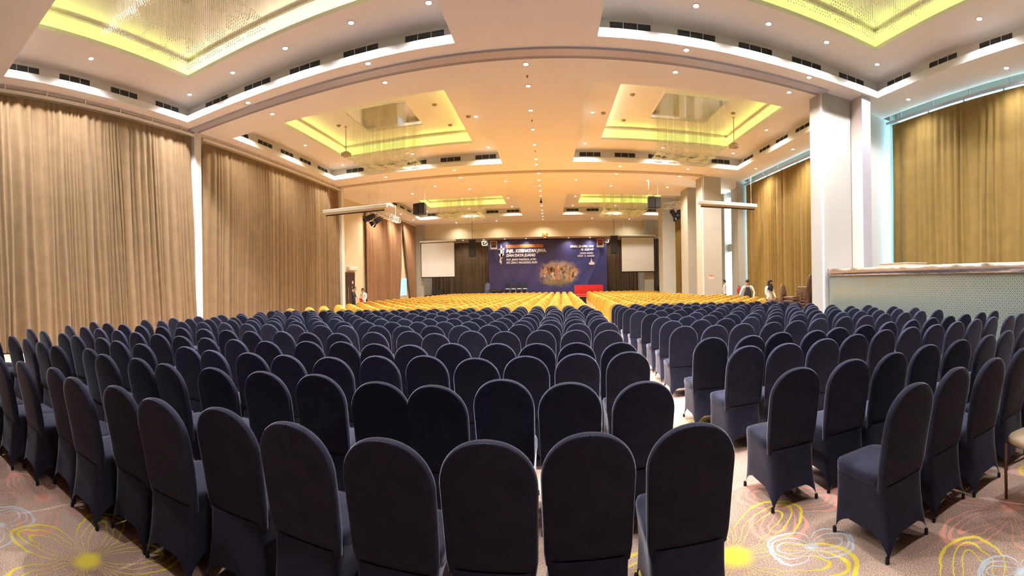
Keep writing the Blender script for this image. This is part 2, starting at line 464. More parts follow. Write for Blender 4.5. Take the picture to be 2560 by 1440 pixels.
window(3, 23.72, 24.75, 1, 'tall narrow bright window with a crossbar between the columns', M_DAYW, 0.12, 6.8, ((3.45, 0.46),))
window(4, 27.9, 36.0, 6, 'daylit window behind the mustard curtain nearest the stage')

# ------------------------------------------------------------------ columns and parked partition
def column(lo, hi, label, channel=True, m=M_PILLAR):
    t = thing('column', label, None, kind='structure')
    MB().box(lo, hi).build('shaft', m, t)
    if channel:
        MB().box((lo[0] - 0.02, lo[1] + 0.10, 0), (lo[0] + 0.02, lo[1] + 0.17, ZS)).build('channel', M_GREY, t)
        MB().box((lo[0] - 0.03, lo[1] + 0.02, 0), (lo[0] + 0.02, lo[1] + 0.08, ZS)).build('channel_trim', M_WHITE, t)
    return t
column((7.45, 10.10, 0), (8.47, 10.78, ZS), 'broad ivory column at the end of the bar')
column((7.80, 20.90, 0), (8.80, 22.0, ZS), 'ivory column with a small paper notice on it')
column((7.88, 23.70, 0), (8.95, 25.0, ZS), 'ivory column just beyond the column with the notice', False)
column((7.24, 26.95, 0), (8.10, 27.95, ZS), 'ivory column farthest along the bar side', False)
t = thing('parked_partition', 'pale pink folded partition panels beside the broad column', 'partition')
MB().box((8.50, 9.62, 0), (8.64, 10.60, ZS - 0.02)).build('panel', M_PINK, t)
MB().box((8.66, 9.62, 0), (8.80, 10.60, ZS - 0.02)).build('panel', M_PINK, t)
MB().box((8.485, 9.58, 0), (8.82, 9.62, ZS - 0.02)).build('edge_trim', M_GREY, t)
tag(MB().box((8.9, 10.55, 0), (10.62, 10.70, ZS)).build('wall_niche', M_WHITE), 'white niche wall between the parked partition and the window', kind='structure')
tag(MB().box((10.0, 21.4, 0), (10.62, 21.6, ZS)).build('wall_niche_far', M_PILLAR), 'narrow ivory wall at the end of the middle mustard curtain', kind='structure')

# ------------------------------------------------------------------ door on the curtain side
t = thing('door_1', 'dark brown double door beyond the middle curtain', None, kind='structure')
MB().box((-11.87, 23.35, 0), (-11.80, 24.62, 2.56)).build('door_frame', M_BROWN, t)
for y0, y1 in ((23.42, 23.97), (23.99, 24.55)):
    d = MB().box((-11.82, y0, 0.02), (-11.77, y1, 2.48)).build('door_leaf', mat('dark_walnut', (0.07, 0.04, 0.03), rough=0.35, vary=0.1, vscale=8), t)
    MB().tube([(-11.72, y0 + 0.10, 0.85), (-11.72, y0 + 0.10, 1.65)], 0.018).build('pull_handle', M_STEEL, d)
MB().box((-11.765, 24.12, 1.85), (-11.76, 24.30, 2.02)).build('door_sign', M_WHITE, t)
MB().box((-11.765, 24.10, 1.33), (-11.76, 24.36, 1.68)).build('door_notice', M_WHITE, t)
tag(MB().bbox((-11.86, 23.55, 2.66), (-11.62, 24.75, 2.90), 0.04).build('air_curtain', M_WHITE), 'white air curtain unit above the dark door', 'air curtain')

# ------------------------------------------------------------------ stage
t = thing('stage', 'low black stage platform in front of the banner', 'stage', (0, 0, 0))
MB().box((-10.9, 36.9, 0), (8.2, 39.95, 0.80)).build('platform', M_TROU, t)
MB().box((-7.2, 35.3, 0), (6.6, 36.9, 0.76)).build('platform_extension', M_BLK, t)
MB().box((-7.2, 35.28, 0.70), (6.6, 35.32, 0.76)).build('edge_strip', M_GREY, t)
MB().box((1.7, 34.5, 0), (2.9, 35.28, 0.26)).build('step', M_BLK, t)
MB().box((1.7, 34.9, 0.26), (2.9, 35.28, 0.52)).build('step', M_BLK, t)
# ------------------------------------------------------------------ curtains
def curtain(name, label, p0, p1, ztop, zbot, m, seed, pitch=0.17, amp=0.14, e0=0.0, e1=0.0, group=None, part_lean=None, parent=None):
    """pleated drape along p0 -> p1; e0/e1 let the lower edge spread past either end"""
    rnd = random.Random(seed)
    P0, P1 = Vector((*p0, 0)), Vector((*p1, 0))
    Lg = (P1 - P0).length
    d = (P1 - P0) / Lg
    n = Vector((d.y, -d.x, 0))
    nc = max(12, int(Lg / 0.028))
    folds = []
    s = 0.0
    while s < Lg + 0.5:
        w = pitch * rnd.choice((0.5, 0.7, 0.8, 1.0, 1.1, 1.5, 2.1)) * rnd.uniform(0.85, 1.15)
        folds.append((s, w, rnd.uniform(0.55, 1.25), rnd.uniform(-1, 1)))
        s += w
    starts = [f[0] for f in folds]
    big = [(rnd.uniform(0.5, 1.4), rnd.uniform(0, 6.28), rnd.uniform(0.2, 1)) for _ in range(5)]
    rows = [0, 0.012, 0.03, 0.07, 0.14, 0.25, 0.4, 0.55, 0.7, 0.82, 0.92, 1.0]
    vs, fs = [], []
    import bisect
    for t in rows:
        z = ztop + (zbot - ztop) * t
        for i in range(nc + 1):
            s = Lg * i / nc
            k = max(0, bisect.bisect_right(starts, s) - 1)
            f0, w, a, sk = folds[k]
            ph = (s - f0) / w
            ph = min(1, max(0, ph + 0.10 * sk * math.sin(PI * ph) * t))
            pleat = (0.5 - 0.5 * math.cos(2 * PI * ph)) ** (0.75)
            lowf = sum(c * math.sin(2 * PI * s / q + p + 0.6 * t) for q, p, c in big) / 3.0
            depth = amp * (0.42 + 0.58 * min(1, t * 3.0)) * a * pleat + 0.05 * lowf * min(1, t * 1.4)
            if t == 0: depth = amp * 0.25
            ss = s - e0 * (1 - s / Lg) * t ** 1.4 + e1 * (s / Lg) * t ** 1.4
            if part_lean: ss += part_lean(s / Lg, t)
            ss += 0.02 * math.sin(7 * t + k * 1.7) * min(1, t * 2)
            p = P0 + d * ss + n * (depth - amp * 0.5)
            vs.append((p.x, p.y, z))
    W = nc + 1
    for r in range(len(rows) - 1):
        for i in range(nc):
            fs.append((r * W + i, r * W + i + 1, (r + 1) * W + i + 1, (r + 1) * W + i))
    o = MB().add(vs, fs).build(name, m, parent, smooth=True)
    return tag(o, label, 'curtain', group) if parent is None else o

def rail(label, p0, p1, z, nb, m=M_RAIL, r=0.032):
    P0, P1 = Vector((*p0, z)), Vector((*p1, z))
    t = thing('curtain_rail', label, 'curtain rail', tuple(P0))
    D = P1 - P0
    d = D.normalized()
    nrm = Vector((d.y, -d.x, 0))
    a, b = nrm * 0.03, Vector((0, 0, 0.035))
    rings = [[tuple(q + s1 * a + s2 * b) for s1, s2 in ((-1, -1), (1, -1), (1, 1), (-1, 1))] for q in (Vector((0, 0, 0)), D)]
    MB().loft(rings, cap=True).build('rail_bar', m, t)
    for k in range(nb):
        q = D * ((k + 0.5) / nb)
        MB().box((q.x - 0.02, q.y - 0.02, 0.035), (q.x + 0.02, q.y + 0.02, ZS - z)).build('bracket', m, t)
    return t
curtain('curtain', 'long tan pleated curtain beside the near rows of black chairs', (-10.78, -3.0), (-10.78, 10.05), 6.82, 0.03, M_CURT_L, 1, e1=0.36)
rail('white curtain rail above the nearest tan curtain', (-10.70, -3.0), (-10.70, 10.1), 6.88, 11)
curtain('curtain', 'tan pleated curtain of the middle bay with a projector screen case before it', (-10.85, 10.72), (-10.85, 20.75), 6.82, 0.03, M_CURT_L, 2, e0=0.16, e1=0.0)
rail('white curtain rail above the tan curtain of the middle bay', (-10.76, 10.62), (-10.76, 20.78), 6.88, 8)
curtain('curtain', 'copper brown curtain beyond the pale wall with the door', (-11.62, 26.15), (-11.62, 33.4), 6.9, 0.03, M_CURT_F, 3, pitch=0.22, part_lean=lambda u, t: -1.1 * u ** 3 * t ** 1.5)
curtain('curtain', 'slanting copper curtain drawn aside next to the stage', (-11.60, 33.5), (-11.60, 36.6), 6.9, 0.03, M_CURT_F, 4, pitch=0.22, part_lean=lambda u, t: 2.0 * (1 - u) * t ** 1.3)
rail('thin curtain rail above the copper curtains', (-11.55, 26.0), (-11.55, 36.7), 6.95, 6)
curtain('curtain', 'mustard gold curtain behind the bar counter', (10.42, 10.28), (10.42, -3.0), 6.80, 0.03, M_CURT_R, 5, pitch=0.30, amp=0.10)
rail('pale curtain rail with daylight above it behind the bar', (10.36, 10.45), (10.36, -3.0), 6.86, 10, M_GREY)
curtain('curtain', 'mustard gold curtain behind the standing staff', (10.42, 21.3), (10.42, 11.1), 6.80, 0.03, M_CURT_R, 6, pitch=0.27, amp=0.10)
rail('pale curtain rail above the curtain behind the standing staff', (10.36, 21.35), (10.36, 11.1), 6.86, 7, M_GREY)
curtain('curtain', 'narrow visible strip of mustard curtain between the far columns', (10.42, 36.2), (10.42, 28.0), 6.80, 0.03, M_CURT_R, 8, pitch=0.27, amp=0.10)
curtain('curtain', 'brown stage curtain on the lamp side of the banner below the screens', (-10.95, 39.70), (8.25, 39.70), 5.62, 0.82, M_CURT_S, 9, pitch=0.24, amp=0.10)
curtain('curtain', 'dark curtain strip beside the ivory end wall of the stage', (9.06, 38.6), (10.6, 38.6), 5.62, 0.03, M_CURT_S, 10, pitch=0.24, amp=0.10)
rail('slim white rail over the stage banner', (-10.9, 39.30), (8.2, 39.30), 5.62, 1)
tag(MB().box((-11.84, 32.75, 0.9), (-11.78, 34.6, 2.3)).build('window_5', emission('blue_daylit_glass', (0.45, 0.75, 1.0), 1.6)), 'small blue daylit window between the parted copper curtains', kind='structure')

# ------------------------------------------------------------------ air grilles
def grille_meshes():
    fr = MB()
    w, h = 0.98, 0.22
    fr.box((-w / 2, -0.015, -h / 2), (w / 2, 0.0, -h / 2 + 0.014)).box((-w / 2, -0.015, h / 2 - 0.014), (w / 2, 0.0, h / 2))
    for x in (-w / 2, -w / 6 - 0.008, w / 6 - 0.008, w / 2 - 0.016):
        fr.box((x, -0.015, -h / 2), (x + 0.016, 0.0, h / 2))
    pn = MB().box((-0.155, -0.004, -0.096), (0.155, -0.001, 0.096))
    for z in (-0.06, -0.02, 0.02, 0.06):
        pn.box((-0.155, -0.010, z - 0.003), (0.155, -0.004, z + 0.003))
    return fr.mesh('frame', M_VENTF), pn.mesh('louvre_panel', M_VENT)
GF, GP = grille_meshes()
def grille(x, y, rotz, label):
    t = thing('air_grille', label, 'air grille', (x, y, 7.47), rotz, 'air grilles in the ceiling coffers')
    linked('frame', GF, t)
    for dx in (-0.322, 0.0, 0.322):
        linked('louvre_panel', GP, t, (dx, 0, 0))
XG = {'L': [-9.27, -7.66, -6.05, -4.42, -2.78], 'R': [1.94, 3.54, 5.11, 6.66, 8.24]}
BAYN = ['near', 'middle', 'stage-end']
SIDN = {'L': 'curtain-side', 'R': 'bar-side'}
for bay in range(3):
    y1 = BAYS[bay][1] + 0.30
    yc = {0: [4.0, 5.55, 7.2, 8.85], 1: [12.4, 13.95, 15.5, 17.0, 18.6], 2: [27.2, 28.8, 30.4, 32.0, 33.4]}[bay]
    for s in 'LR':
        xs = XG[s] if s == 'L' else XG[s][::-1]
        for k, x in enumerate(xs):
            grille(x, y1, 0.0, 'dark slotted air grille, %s from the corner on the far edge, %s %s coffer' % (ORD[k], BAYN[bay], SIDN[s]))
        x0 = SIDES[s][0][0] - 0.30 if s == 'L' else SIDES[s][0][1] + 0.30
        for k, y in enumerate(yc[::-1]):
            grille(x0, y, PI / 2 if s == 'L' else -PI / 2, 'dark slotted air grille, %s from the corner on the window edge, %s %s coffer' % (ORD[k], BAYN[bay], SIDN[s]))

# ------------------------------------------------------------------ recessed downlights
TRIM = MB().lathe([(0.088, 0.0), (0.085, -0.010), (0.066, -0.012), (0.060, 0.0), (0.056, 0.02)], 20, cap=False).mesh('trim_ring', M_WHITE, True)
LENS = {k: MB().lathe([(0.001, -0.012), (0.03, -0.011), (0.060, -0.003), (0.062, 0.004)], 16, cap=False).mesh('lens', emission('lamp_lens_' + k, c, 40.0)) for k, c in (('near', COL_NEAR), ('mid', COL_MID), ('far', COL_FAR))}
def downlight(x, y, z, tone, label, energy=None, lamp=True, group='recessed ceiling downlights'):
    t = thing('downlight', label, 'downlight', (x, y, z), 0, group)
    linked('trim_ring', TRIM, t)
    linked('lens', LENS[tone], t)
    if lamp:
        li = bpy.data.lights.new('downlight_lamp', 'SPOT')
        li.energy = energy or {'near': SPOT_NEAR, 'mid': SPOT_MID, 'far': SPOT_FAR}[tone]
        li.color = {'near': COL_NEAR, 'mid': COL_MID, 'far': COL_FAR}[tone]
        li.spot_size = math.radians(146)
        li.spot_blend = 1.0
        li.shadow_soft_size = 0.06
        lo = bpy.data.objects.new('lamp', li)
        COL.objects.link(lo)
        lo.parent = t
        lo.location = (0, 0, -0.03)
    return t
def lights(pts, z, tone, fmt, **kw):
    for k, (x, y) in enumerate(pts):
        downlight(x, y, z, tone, fmt % ORD[k], **kw)
CX = -0.48
lights([(CX, y) for y in (10.64, 11.82, 13.49, 15.17, 16.84, 18.78, 19.6)], ZS, 'mid', 'round downlight on the centre strip, %s beyond the grey track')
lights([(-0.43, y) for y in (21.17, 22.56, 23.84, 25.18, 26.55, 28.49, 29.95, 31.74, 33.18, 34.75, 36.27)], ZS, 'far', 'round downlight on the centre strip, %s beyond the beige track', energy=SPOT_FAR * 0.55)
lights([(-9.68, 5.55), (-9.75, 9.05), (-7.93, 9.0), (-6.1, 8.92), (-4.24, 8.85), (-2.42, 8.85), (-2.45, 5.5)], Z2, 'near', 'round downlight inside the near curtain-side coffer, %s round from the curtain')
lights([(1.55, 5.5), (1.58, 8.9), (3.24, 8.92), (5.02, 8.89), (6.65, 8.82)], Z2, 'near', 'round downlight inside the near bar-side coffer, %s round from the centre strip')
lights([(8.43, 8.85), (8.52, 5.52)], Z2, 'near', 'round downlight inside the near bar-side coffer on the window edge, %s from the column', energy=SPOT_NEAR * 0.55)
lights([(-7.97, 9.70), (-4.16, 9.60), (3.24, 9.63), (6.62, 9.58)], ZS, 'near', 'round downlight just before the grey track, %s from the tan curtain', energy=SPOT_NEAR * 0.5)
lights([(9.73, 8.87), (9.82, 5.55), (9.82, 2.2)], ZS, 'near', 'round downlight beside the mustard curtain over the bar, %s from the column', energy=SPOT_NEAR * 0.35)
lights([(-7.92, 10.82), (-4.15, 10.68), (3.3, 10.72), (6.65, 10.64)], ZS, 'mid', 'round downlight just beyond the grey track, %s from the tan curtain', energy=SPOT_MID * 0.6)
lights([(-9.65, 12.3), (-9.65, 15.5), (-9.66, 18.95), (-6.0, 18.77), (-2.55, 18.75), (-2.5, 15.24), (-2.5, 12.3)], Z2, 'mid', 'round downlight inside the middle curtain-side coffer, %s round from the curtain')
lights([(1.63, 12.3), (1.63, 15.2), (1.64, 18.58), (5.14, 18.75), (8.5, 18.62), (8.42, 15.22), (8.42, 12.3)], Z2, 'mid', 'round downlight inside the middle bar-side coffer, %s round from the centre strip')
lights([(-7.78, 19.95), (-4.31, 19.87), (3.37, 19.9), (6.63, 19.8)], ZS, 'mid', 'round downlight just before the beige track, %s from the tan curtain')
lights([(9.7, 18.66), (9.64, 15.2)], ZS, 'mid', 'round downlight beside the mustard curtain above the staff, %s from the stage')
lights([(-4.33, 21.33), (3.42, 21.33), (6.66, 21.25), (-6.04, 22.75), (-2.18, 22.58), (1.49, 22.57), (5.29, 22.47), (-7.78, 24.15), (-4.34, 24.0), (3.51, 23.91), (6.75, 23.87)], ZS, 'far', 'round downlight scattered between the beige track and stage coffers, %s counted from the track')
lights([(-9.62, 27.0), (-9.62, 33.6), (-6.15, 33.5), (-2.76, 33.28), (-2.75, 30.0)], Z2, 'far', 'round downlight inside the stage-end curtain-side coffer, %s round from the curtain')
lights([(1.9, 29.8), (1.91, 33.29), (5.22, 33.43), (8.4, 33.4)], Z2, 'far', 'round downlight inside the stage-end bar-side coffer, %s round from the centre strip')
lights([(-10.75, 27.07), (-10.80, 30.59), (-10.82, 33.79)], ZS, 'far', 'round downlight beside the copper curtain, %s from the beige track')
lights([(-7.84, 36.5), (-4.33, 36.35), (3.66, 36.1), (6.84, 36.24)], ZS, 'far', 'round downlight before the stage bulkhead, %s from the copper curtain', energy=SPOT_FAR * 0.35)
lights([(-9.6, 38.5), (-7.7, 38.6), (-5.8, 38.6), (-3.9, 38.6), (-2.0, 38.6), (1.8, 38.6), (3.7, 38.6), (5.6, 38.6)], 5.72, 'far', 'small round downlight above the stage, %s from the copper curtain', energy=SPOT_FAR * 0.28)
# the near edges of the two near coffers, overhead and just out of the picture
lights([(-9.7, 3.45), (-7.9, 3.45), (-6.1, 3.45), (-4.25, 3.45), (-2.45, 3.45)], Z2, 'near', 'round downlight on the near edge of the near curtain-side coffer, %s from the curtain')
lights([(1.58, 3.45), (3.24, 3.45), (5.05, 3.45), (6.65, 3.45), (8.45, 3.45)], Z2, 'near', 'round downlight on the near edge of the near bar-side coffer, %s from the centre')

lights([(-7.97, 0.5), (-4.16, 0.5), (3.24, 0.5), (6.62, 0.5)], ZS, 'near', 'round downlight overhead behind the near coffers, %s from the tan curtain', energy=SPOT_NEAR * 0.5)

# ------------------------------------------------------------------ chandeliers: mirror plate and hanging crystal strands
def crystal_mat():
    m = bpy.data.materials.new('crystal_strand')
    m.use_nodes = True
    nt = m.node_tree
    b = nt.nodes['Principled BSDF']
    b.inputs['Base Color'].default_value = (0.92, 0.88, 0.70, 1)
    b.inputs['Roughness'].default_value = 0.12
    b.inputs['Specular IOR Level'].default_value = 0.8
    b.inputs['Metallic'].default_value = 0.0
    tr = nt.nodes.new('ShaderNodeBsdfTransparent')
    mx = nt.nodes.new('ShaderNodeMixShader')
    mx.inputs[0].default_value = 0.42
    nt.links.new(tr.outputs[0], mx.inputs[1]); nt.links.new(b.outputs[0], mx.inputs[2])
    nt.links.new(mx.outputs[0], nt.nodes['Material Output'].inputs['Surface'])
    return m
M_CRY = crystal_mat()
M_DROP = mat('crystal_drop', (0.88, 0.86, 0.72), rough=0.25, spec=0.8)
def chandelier(cx, cy, half, pitch, zbot, wd, label, drop=0.05, near=False):
    t = thing('crystal_chandelier', label, 'chandelier', (cx, cy, Z3), 0, 'crystal chandeliers')
    MB().box((-half, -half, -0.03), (half, half, 0.0)).build('mirror_plate', M_CHROME, t)
    rim = MB()
    for a, b in (((-half - 0.03, -half - 0.03), (half + 0.03, -half)), ((-half - 0.03, half), (half + 0.03, half + 0.03)), ((-half - 0.03, -half), (-half, half)), ((half, -half), (half + 0.03, half))):
        rim.box((*a, -0.05), (*b, 0.02))
    rim.build('plate_rim', M_CEIL, t)
    st, dr = MB(), MB()
    n = int(2 * half / pitch)
    rnd = random.Random(int(cx * 10 + cy))
    for i in range(n + 1):
        for j in range(n + 1):
            x, y = -half + 0.04 + (2 * half - 0.08) * i / n, -half + 0.04 + (2 * half - 0.08) * j / n
            u, v = (x + y) / half, (x - y) / half
            q = (math.floor((u + 2) / 0.5) + math.floor((v + 2) / 0.5)) % 2
            edge = max(abs(x), abs(y)) > half * 0.80
            if q == 0 and not edge and (abs(u) > 0.3 or abs(v) > 0.3):
                continue
            r = max(abs(x), abs(y)) / half
            z = zbot - Z3 + (0.10 if q else 0.0) + 0.30 * (1 - r) * (1 if near else -0.6) + rnd.uniform(-0.012, 0.012)
            a, c = wd / 2, wd / 2
            st.add([(x - a, y - c, -0.03), (x + a, y - c, -0.03), (x, y + c, -0.03), (x - a, y - c, z), (x + a, y - c, z), (x, y + c, z)],
                   [(0, 1, 4, 3), (1, 2, 5, 4), (2, 0, 3, 5)])
            e = drop * 0.28
            dr.add([(x, y, z), (x - e, y, z - drop * 0.6), (x, y - e, z - drop * 0.6), (x + e, y, z - drop * 0.6), (x, y + e, z - drop * 0.6), (x, y, z - drop)],
                   [(0, 1, 2), (0, 2, 3), (0, 3, 4), (0, 4, 1), (5, 2, 1), (5, 3, 2), (5, 4, 3), (5, 1, 4)])
    tag(st.build('crystal_strands', M_CRY, t), kind='stuff')
    tag(dr.build('crystal_drops', M_DROP, t), kind='stuff')
    return t
chandelier(-6.07, 5.50, 1.16, 0.060, 6.66, 0.0022, 'large square crystal chandelier overhead in the near curtain-side coffer', 0.045, True)
chandelier(5.15, 5.50, 1.16, 0.060, 6.66, 0.0022, 'large square crystal chandelier overhead in the near bar-side coffer', 0.045, True)
chandelier(-6.07, 15.60, 1.16, 0.062, 6.45, 0.0030, 'veil-like crystal chandelier under a mirror, middle bay curtain side', 0.07)
chandelier(5.22, 15.60, 1.16, 0.062, 6.45, 0.0030, 'veil-like crystal chandelier under a mirror, middle bay bar side', 0.07)
chandelier(-6.07, 30.1, 1.5, 0.085, 6.50, 0.0040, 'hazy crystal chandelier nearest the stage on the curtain side', 0.08)
chandelier(5.22, 30.1, 1.5, 0.085, 6.50, 0.0040, 'hazy crystal chandelier nearest the stage on the bar side', 0.08)

# ------------------------------------------------------------------ small ceiling fittings
DET = MB().lathe([(0.09, 0.0), (0.09, -0.02), (0.06, -0.05), (0.02, -0.055), (0.001, -0.055)], 16, cap=False).mesh('smoke_detector', mat('detector_tan', (0.35, 0.26, 0.16), rough=0.5), True)
for x, y, z, lb in ((-4.0, 15.2, Z3 + 0.02, 'brown smoke detector on the middle curtain-side dome, nearer the camera'), (-3.9, 17.3, Z3 + 0.02, 'brown smoke detector on the middle curtain-side dome, nearer the stage'),
                    (-8.1, 15.6, Z3 + 0.02, 'brown smoke detector beside the curtain-side projector pole'), (3.0, 14.9, Z3 + 0.02, 'brown smoke detector on the middle bar-side dome, nearer the camera'),
                    (3.1, 17.3, Z3 + 0.02, 'brown smoke detector on the middle bar-side dome, nearer the stage'), (7.1, 15.5, Z3 + 0.02, 'brown smoke detector beside the bar-side projector pole'),
                    (-2.75, 15.15, Z2, 'flat brown detector next to a downlight, curtain side of the centre strip'), (2.0, 15.2, Z2, 'flat brown detector next to a downlight, bar side of the centre strip')):
    tag(linked('smoke_detector', DET, None, (x, y, z)), lb, 'smoke detector', 'ceiling detectors')
SPR = MB().lathe([(0.03, 0), (0.03, -0.006), (0.008, -0.01), (0.008, -0.04), (0.022, -0.042), (0.022, -0.046), (0.001, -0.05)], 10, cap=False).mesh('sprinkler', M_BROWN)
for k, y in enumerate((11.25, 14.3, 17.6, 24.5)):
    tag(linked('sprinkler', SPR, None, (CX, y, ZS)), 'tiny ceiling sprinkler on the centre strip, %s from the grey track' % ORD[k], 'sprinkler', 'ceiling sprinklers')
t = thing('hanging_unit', 'small dark device hanging on the centre strip before the stage', 'device', (-0.43, 27.5, ZS))
MB().box((-0.03, -0.03, -0.16), (0.03, 0.03, 0.0)).build('stem', M_BLK, t)
MB().box((-0.07, -0.12, -0.26), (0.07, 0.12, -0.16)).build('body', M_BLK, t)
# ------------------------------------------------------------------ covered banquet chairs
HW, TOP, ARC = 0.202, 1.02, 0.815
def back_geo(mb, rs, ra, cols, mi=0):
    """rounded-top backrest: front and back skins, and a flat padded rim band with its own edge between them"""
    rows = [(0.34, HW * 0.78), (0.400, HW * 0.925)]
    rows += [(0.465 + (ARC - 0.465) * k / rs, HW * (0.965 + 0.035 * k / rs)) for k in range(rs + 1)]
    rows += [(ARC + (TOP - ARC) * math.sin(PI / 2 * k / ra), HW * max(0.0, math.cos(PI / 2 * k / ra)) ** 0.92) for k in range(1, ra + 1)]
    rows[-1] = (TOP, 0.002)
    def mid(z):
        q = max(0.0, z - 0.36) / (TOP - 0.36)
        return -0.185 - 0.03 * q - 0.105 * q ** 1.5 + (0.055 if z < 0.36 else 0.006 if z < 0.42 else 0.0)
    def thick(z):
        return 0.016 if z < 0.36 else 0.024 if z < 0.47 else 0.030 if z < 0.7 else 0.030 - 0.005 * (z - 0.7) / 0.32
    nr, nc = len(rows), len(cols)
    F, B = [], []
    for z, w in rows:
        th = thick(z)
        for s in cols:
            sh = 0.80 + 0.20 * math.sqrt(max(0.0, 1 - abs(s) ** 10))
            x = w * s
            F.append((x, mid(z) + th * sh, z)); B.append((x, mid(z) - th * sh - 0.005 * (1 - s * s), z))
    fs = []
    o = nr * nc
    for r in range(nr - 1):
        for c in range(nc - 1):
            i = r * nc + c
            fs.append((i + 1, i, i + nc, i + nc + 1))
            fs.append((o + i, o + i + 1, o + i + nc + 1, o + i + nc))
    mb.add(F + B, fs, mi)
    # rim: up one side, over the arch, down the other
    path = [(w, z) for z, w in rows] + [(-w, z) for z, w in reversed(rows)]
    R = []
    for i, (x, z) in enumerate(path):
        x0, z0 = path[max(0, i - 1)]; x1, z1 = path[min(len(path) - 1, i + 1)]
        nx, nz_ = (z1 - z0), -(x1 - x0)
        ln = math.hypot(nx, nz_) or 1.0
        nx, nz_ = nx / ln, nz_ / ln
        th = thick(z) * 0.80
        R.append([(x, mid(z) - th, z), (x + 0.004 * nx, mid(z) - th * 0.6, z + 0.004 * nz_), (x + 0.006 * nx, mid(z), z + 0.006 * nz_), (x + 0.004 * nx, mid(z) + th * 0.6, z + 0.004 * nz_), (x, mid(z) + th, z)])
    mb.loft(R, closed=False, mi=mi)
def ring_pts(n, hx, yf, yb, e=0.27):
    out = []
    cy, hy = (yf + yb) / 2, (yf - yb) / 2
    for k in range(n):
        a = 2 * PI * (k + 0.5) / n
        c, s = math.cos(a), math.sin(a)
        out.append((hx * math.copysign(abs(c) ** e, c), cy + hy * math.copysign(abs(s) ** e, s), a))
    return out
def skirt_geo(mb, n, nr, mi=0):
    rings = []
    for k in range(nr + 1):
        t = k / nr
        hx = 0.204 + (0.192 - 0.204) * t - 0.010 * math.sin(PI * t)
        yf = 0.245 + (0.220 - 0.245) * t
        yb = -0.276 + (-0.224 + 0.276) * t + 0.010 * math.sin(PI * t)
        R = []
        for x, y, a in ring_pts(n, hx, yf, yb):
            sl = min(abs(x) / hx, abs(y - (yf + yb) / 2) / ((yf - yb) / 2)) / 0.905
            lift = math.sqrt(max(0.0, 1 - min(1.0, sl) ** 2.6))
            z0 = 0.008 + 0.140 * lift
            z = z0 + (0.425 - z0) * t
            q = 1 - 0.10 * lift * (1 - t) ** 1.5
            R.append((x * q, y * q, z))
        rings.append(R)
    mb.loft(rings, mi=mi)
def seat_geo(mb, n, mi=0):
    rings = []
    for z, q in ((0.418, 1.0), (0.435, 1.012), (0.462, 1.012), (0.480, 0.985), (0.490, 0.90), (0.497, 0.6), (0.500, 0.2)):
        rings.append([(x * q, 0.012 + (y - 0.012) * q, z) for x, y, a in ring_pts(n, 0.196, 0.224, -0.20, 0.36)])
    mb.loft(rings, mi=mi)
    mb.f.append(tuple(range(len(mb.v) - n, len(mb.v)))); mb.mi.append(mi)
COLS_HI = (-1, -0.992, -0.965, -0.90, -0.7, -0.35, 0, 0.35, 0.7, 0.90, 0.965, 0.992, 1)
COLS_LO = (-1, -0.97, -0.8, 0, 0.8, 0.97, 1)
def chair_meshes(m, tagn):
    b = MB(); back_geo(b, 6, 12, COLS_HI)
    s = MB(); seat_geo(s, 32)
    k = MB(); skirt_geo(k, 56, 8)
    lo = MB(); back_geo(lo, 3, 8, COLS_LO); seat_geo(lo, 16); skirt_geo(lo, 28, 3)
    return b.mesh('backrest', m, True), s.mesh('seat', m, True), k.mesh('skirt', m, True), lo.mesh(tagn, m, True)
CH_B, CH_S, CH_K, CH_BLK_LO = chair_meshes(M_BLACKC, 'black_covered_chair')
YH_B, YH_S, YH_K, CH_YEL_LO = chair_meshes(M_YELC, 'gold_covered_chair')
FOOTM = MB().lathe([(0.012, 0.0), (0.014, 0.006), (0.012, 0.035)], 10).mesh('foot', M_FOOT)
FEET = ((-0.187, -0.240), (0.187, -0.240), (-0.187, 0.224), (0.187, 0.224))
def chair_full(x, y, rz, label, group):
    t = thing('black_covered_chair', label, 'chair', (x, y, 0), rz, group)
    linked('backrest', CH_B, t); linked('seat', CH_S, t); linked('skirt', CH_K, t)
    for fx, fy in FEET:
        linked('foot', FOOTM, t, (fx, fy, 0))
    return t
def chair_lo(x, y, rz, label, group, me):
    o = linked(me.name.split('.')[0], me, None, (x, y, 0), rz)
    return tag(o, label, 'chair', group)
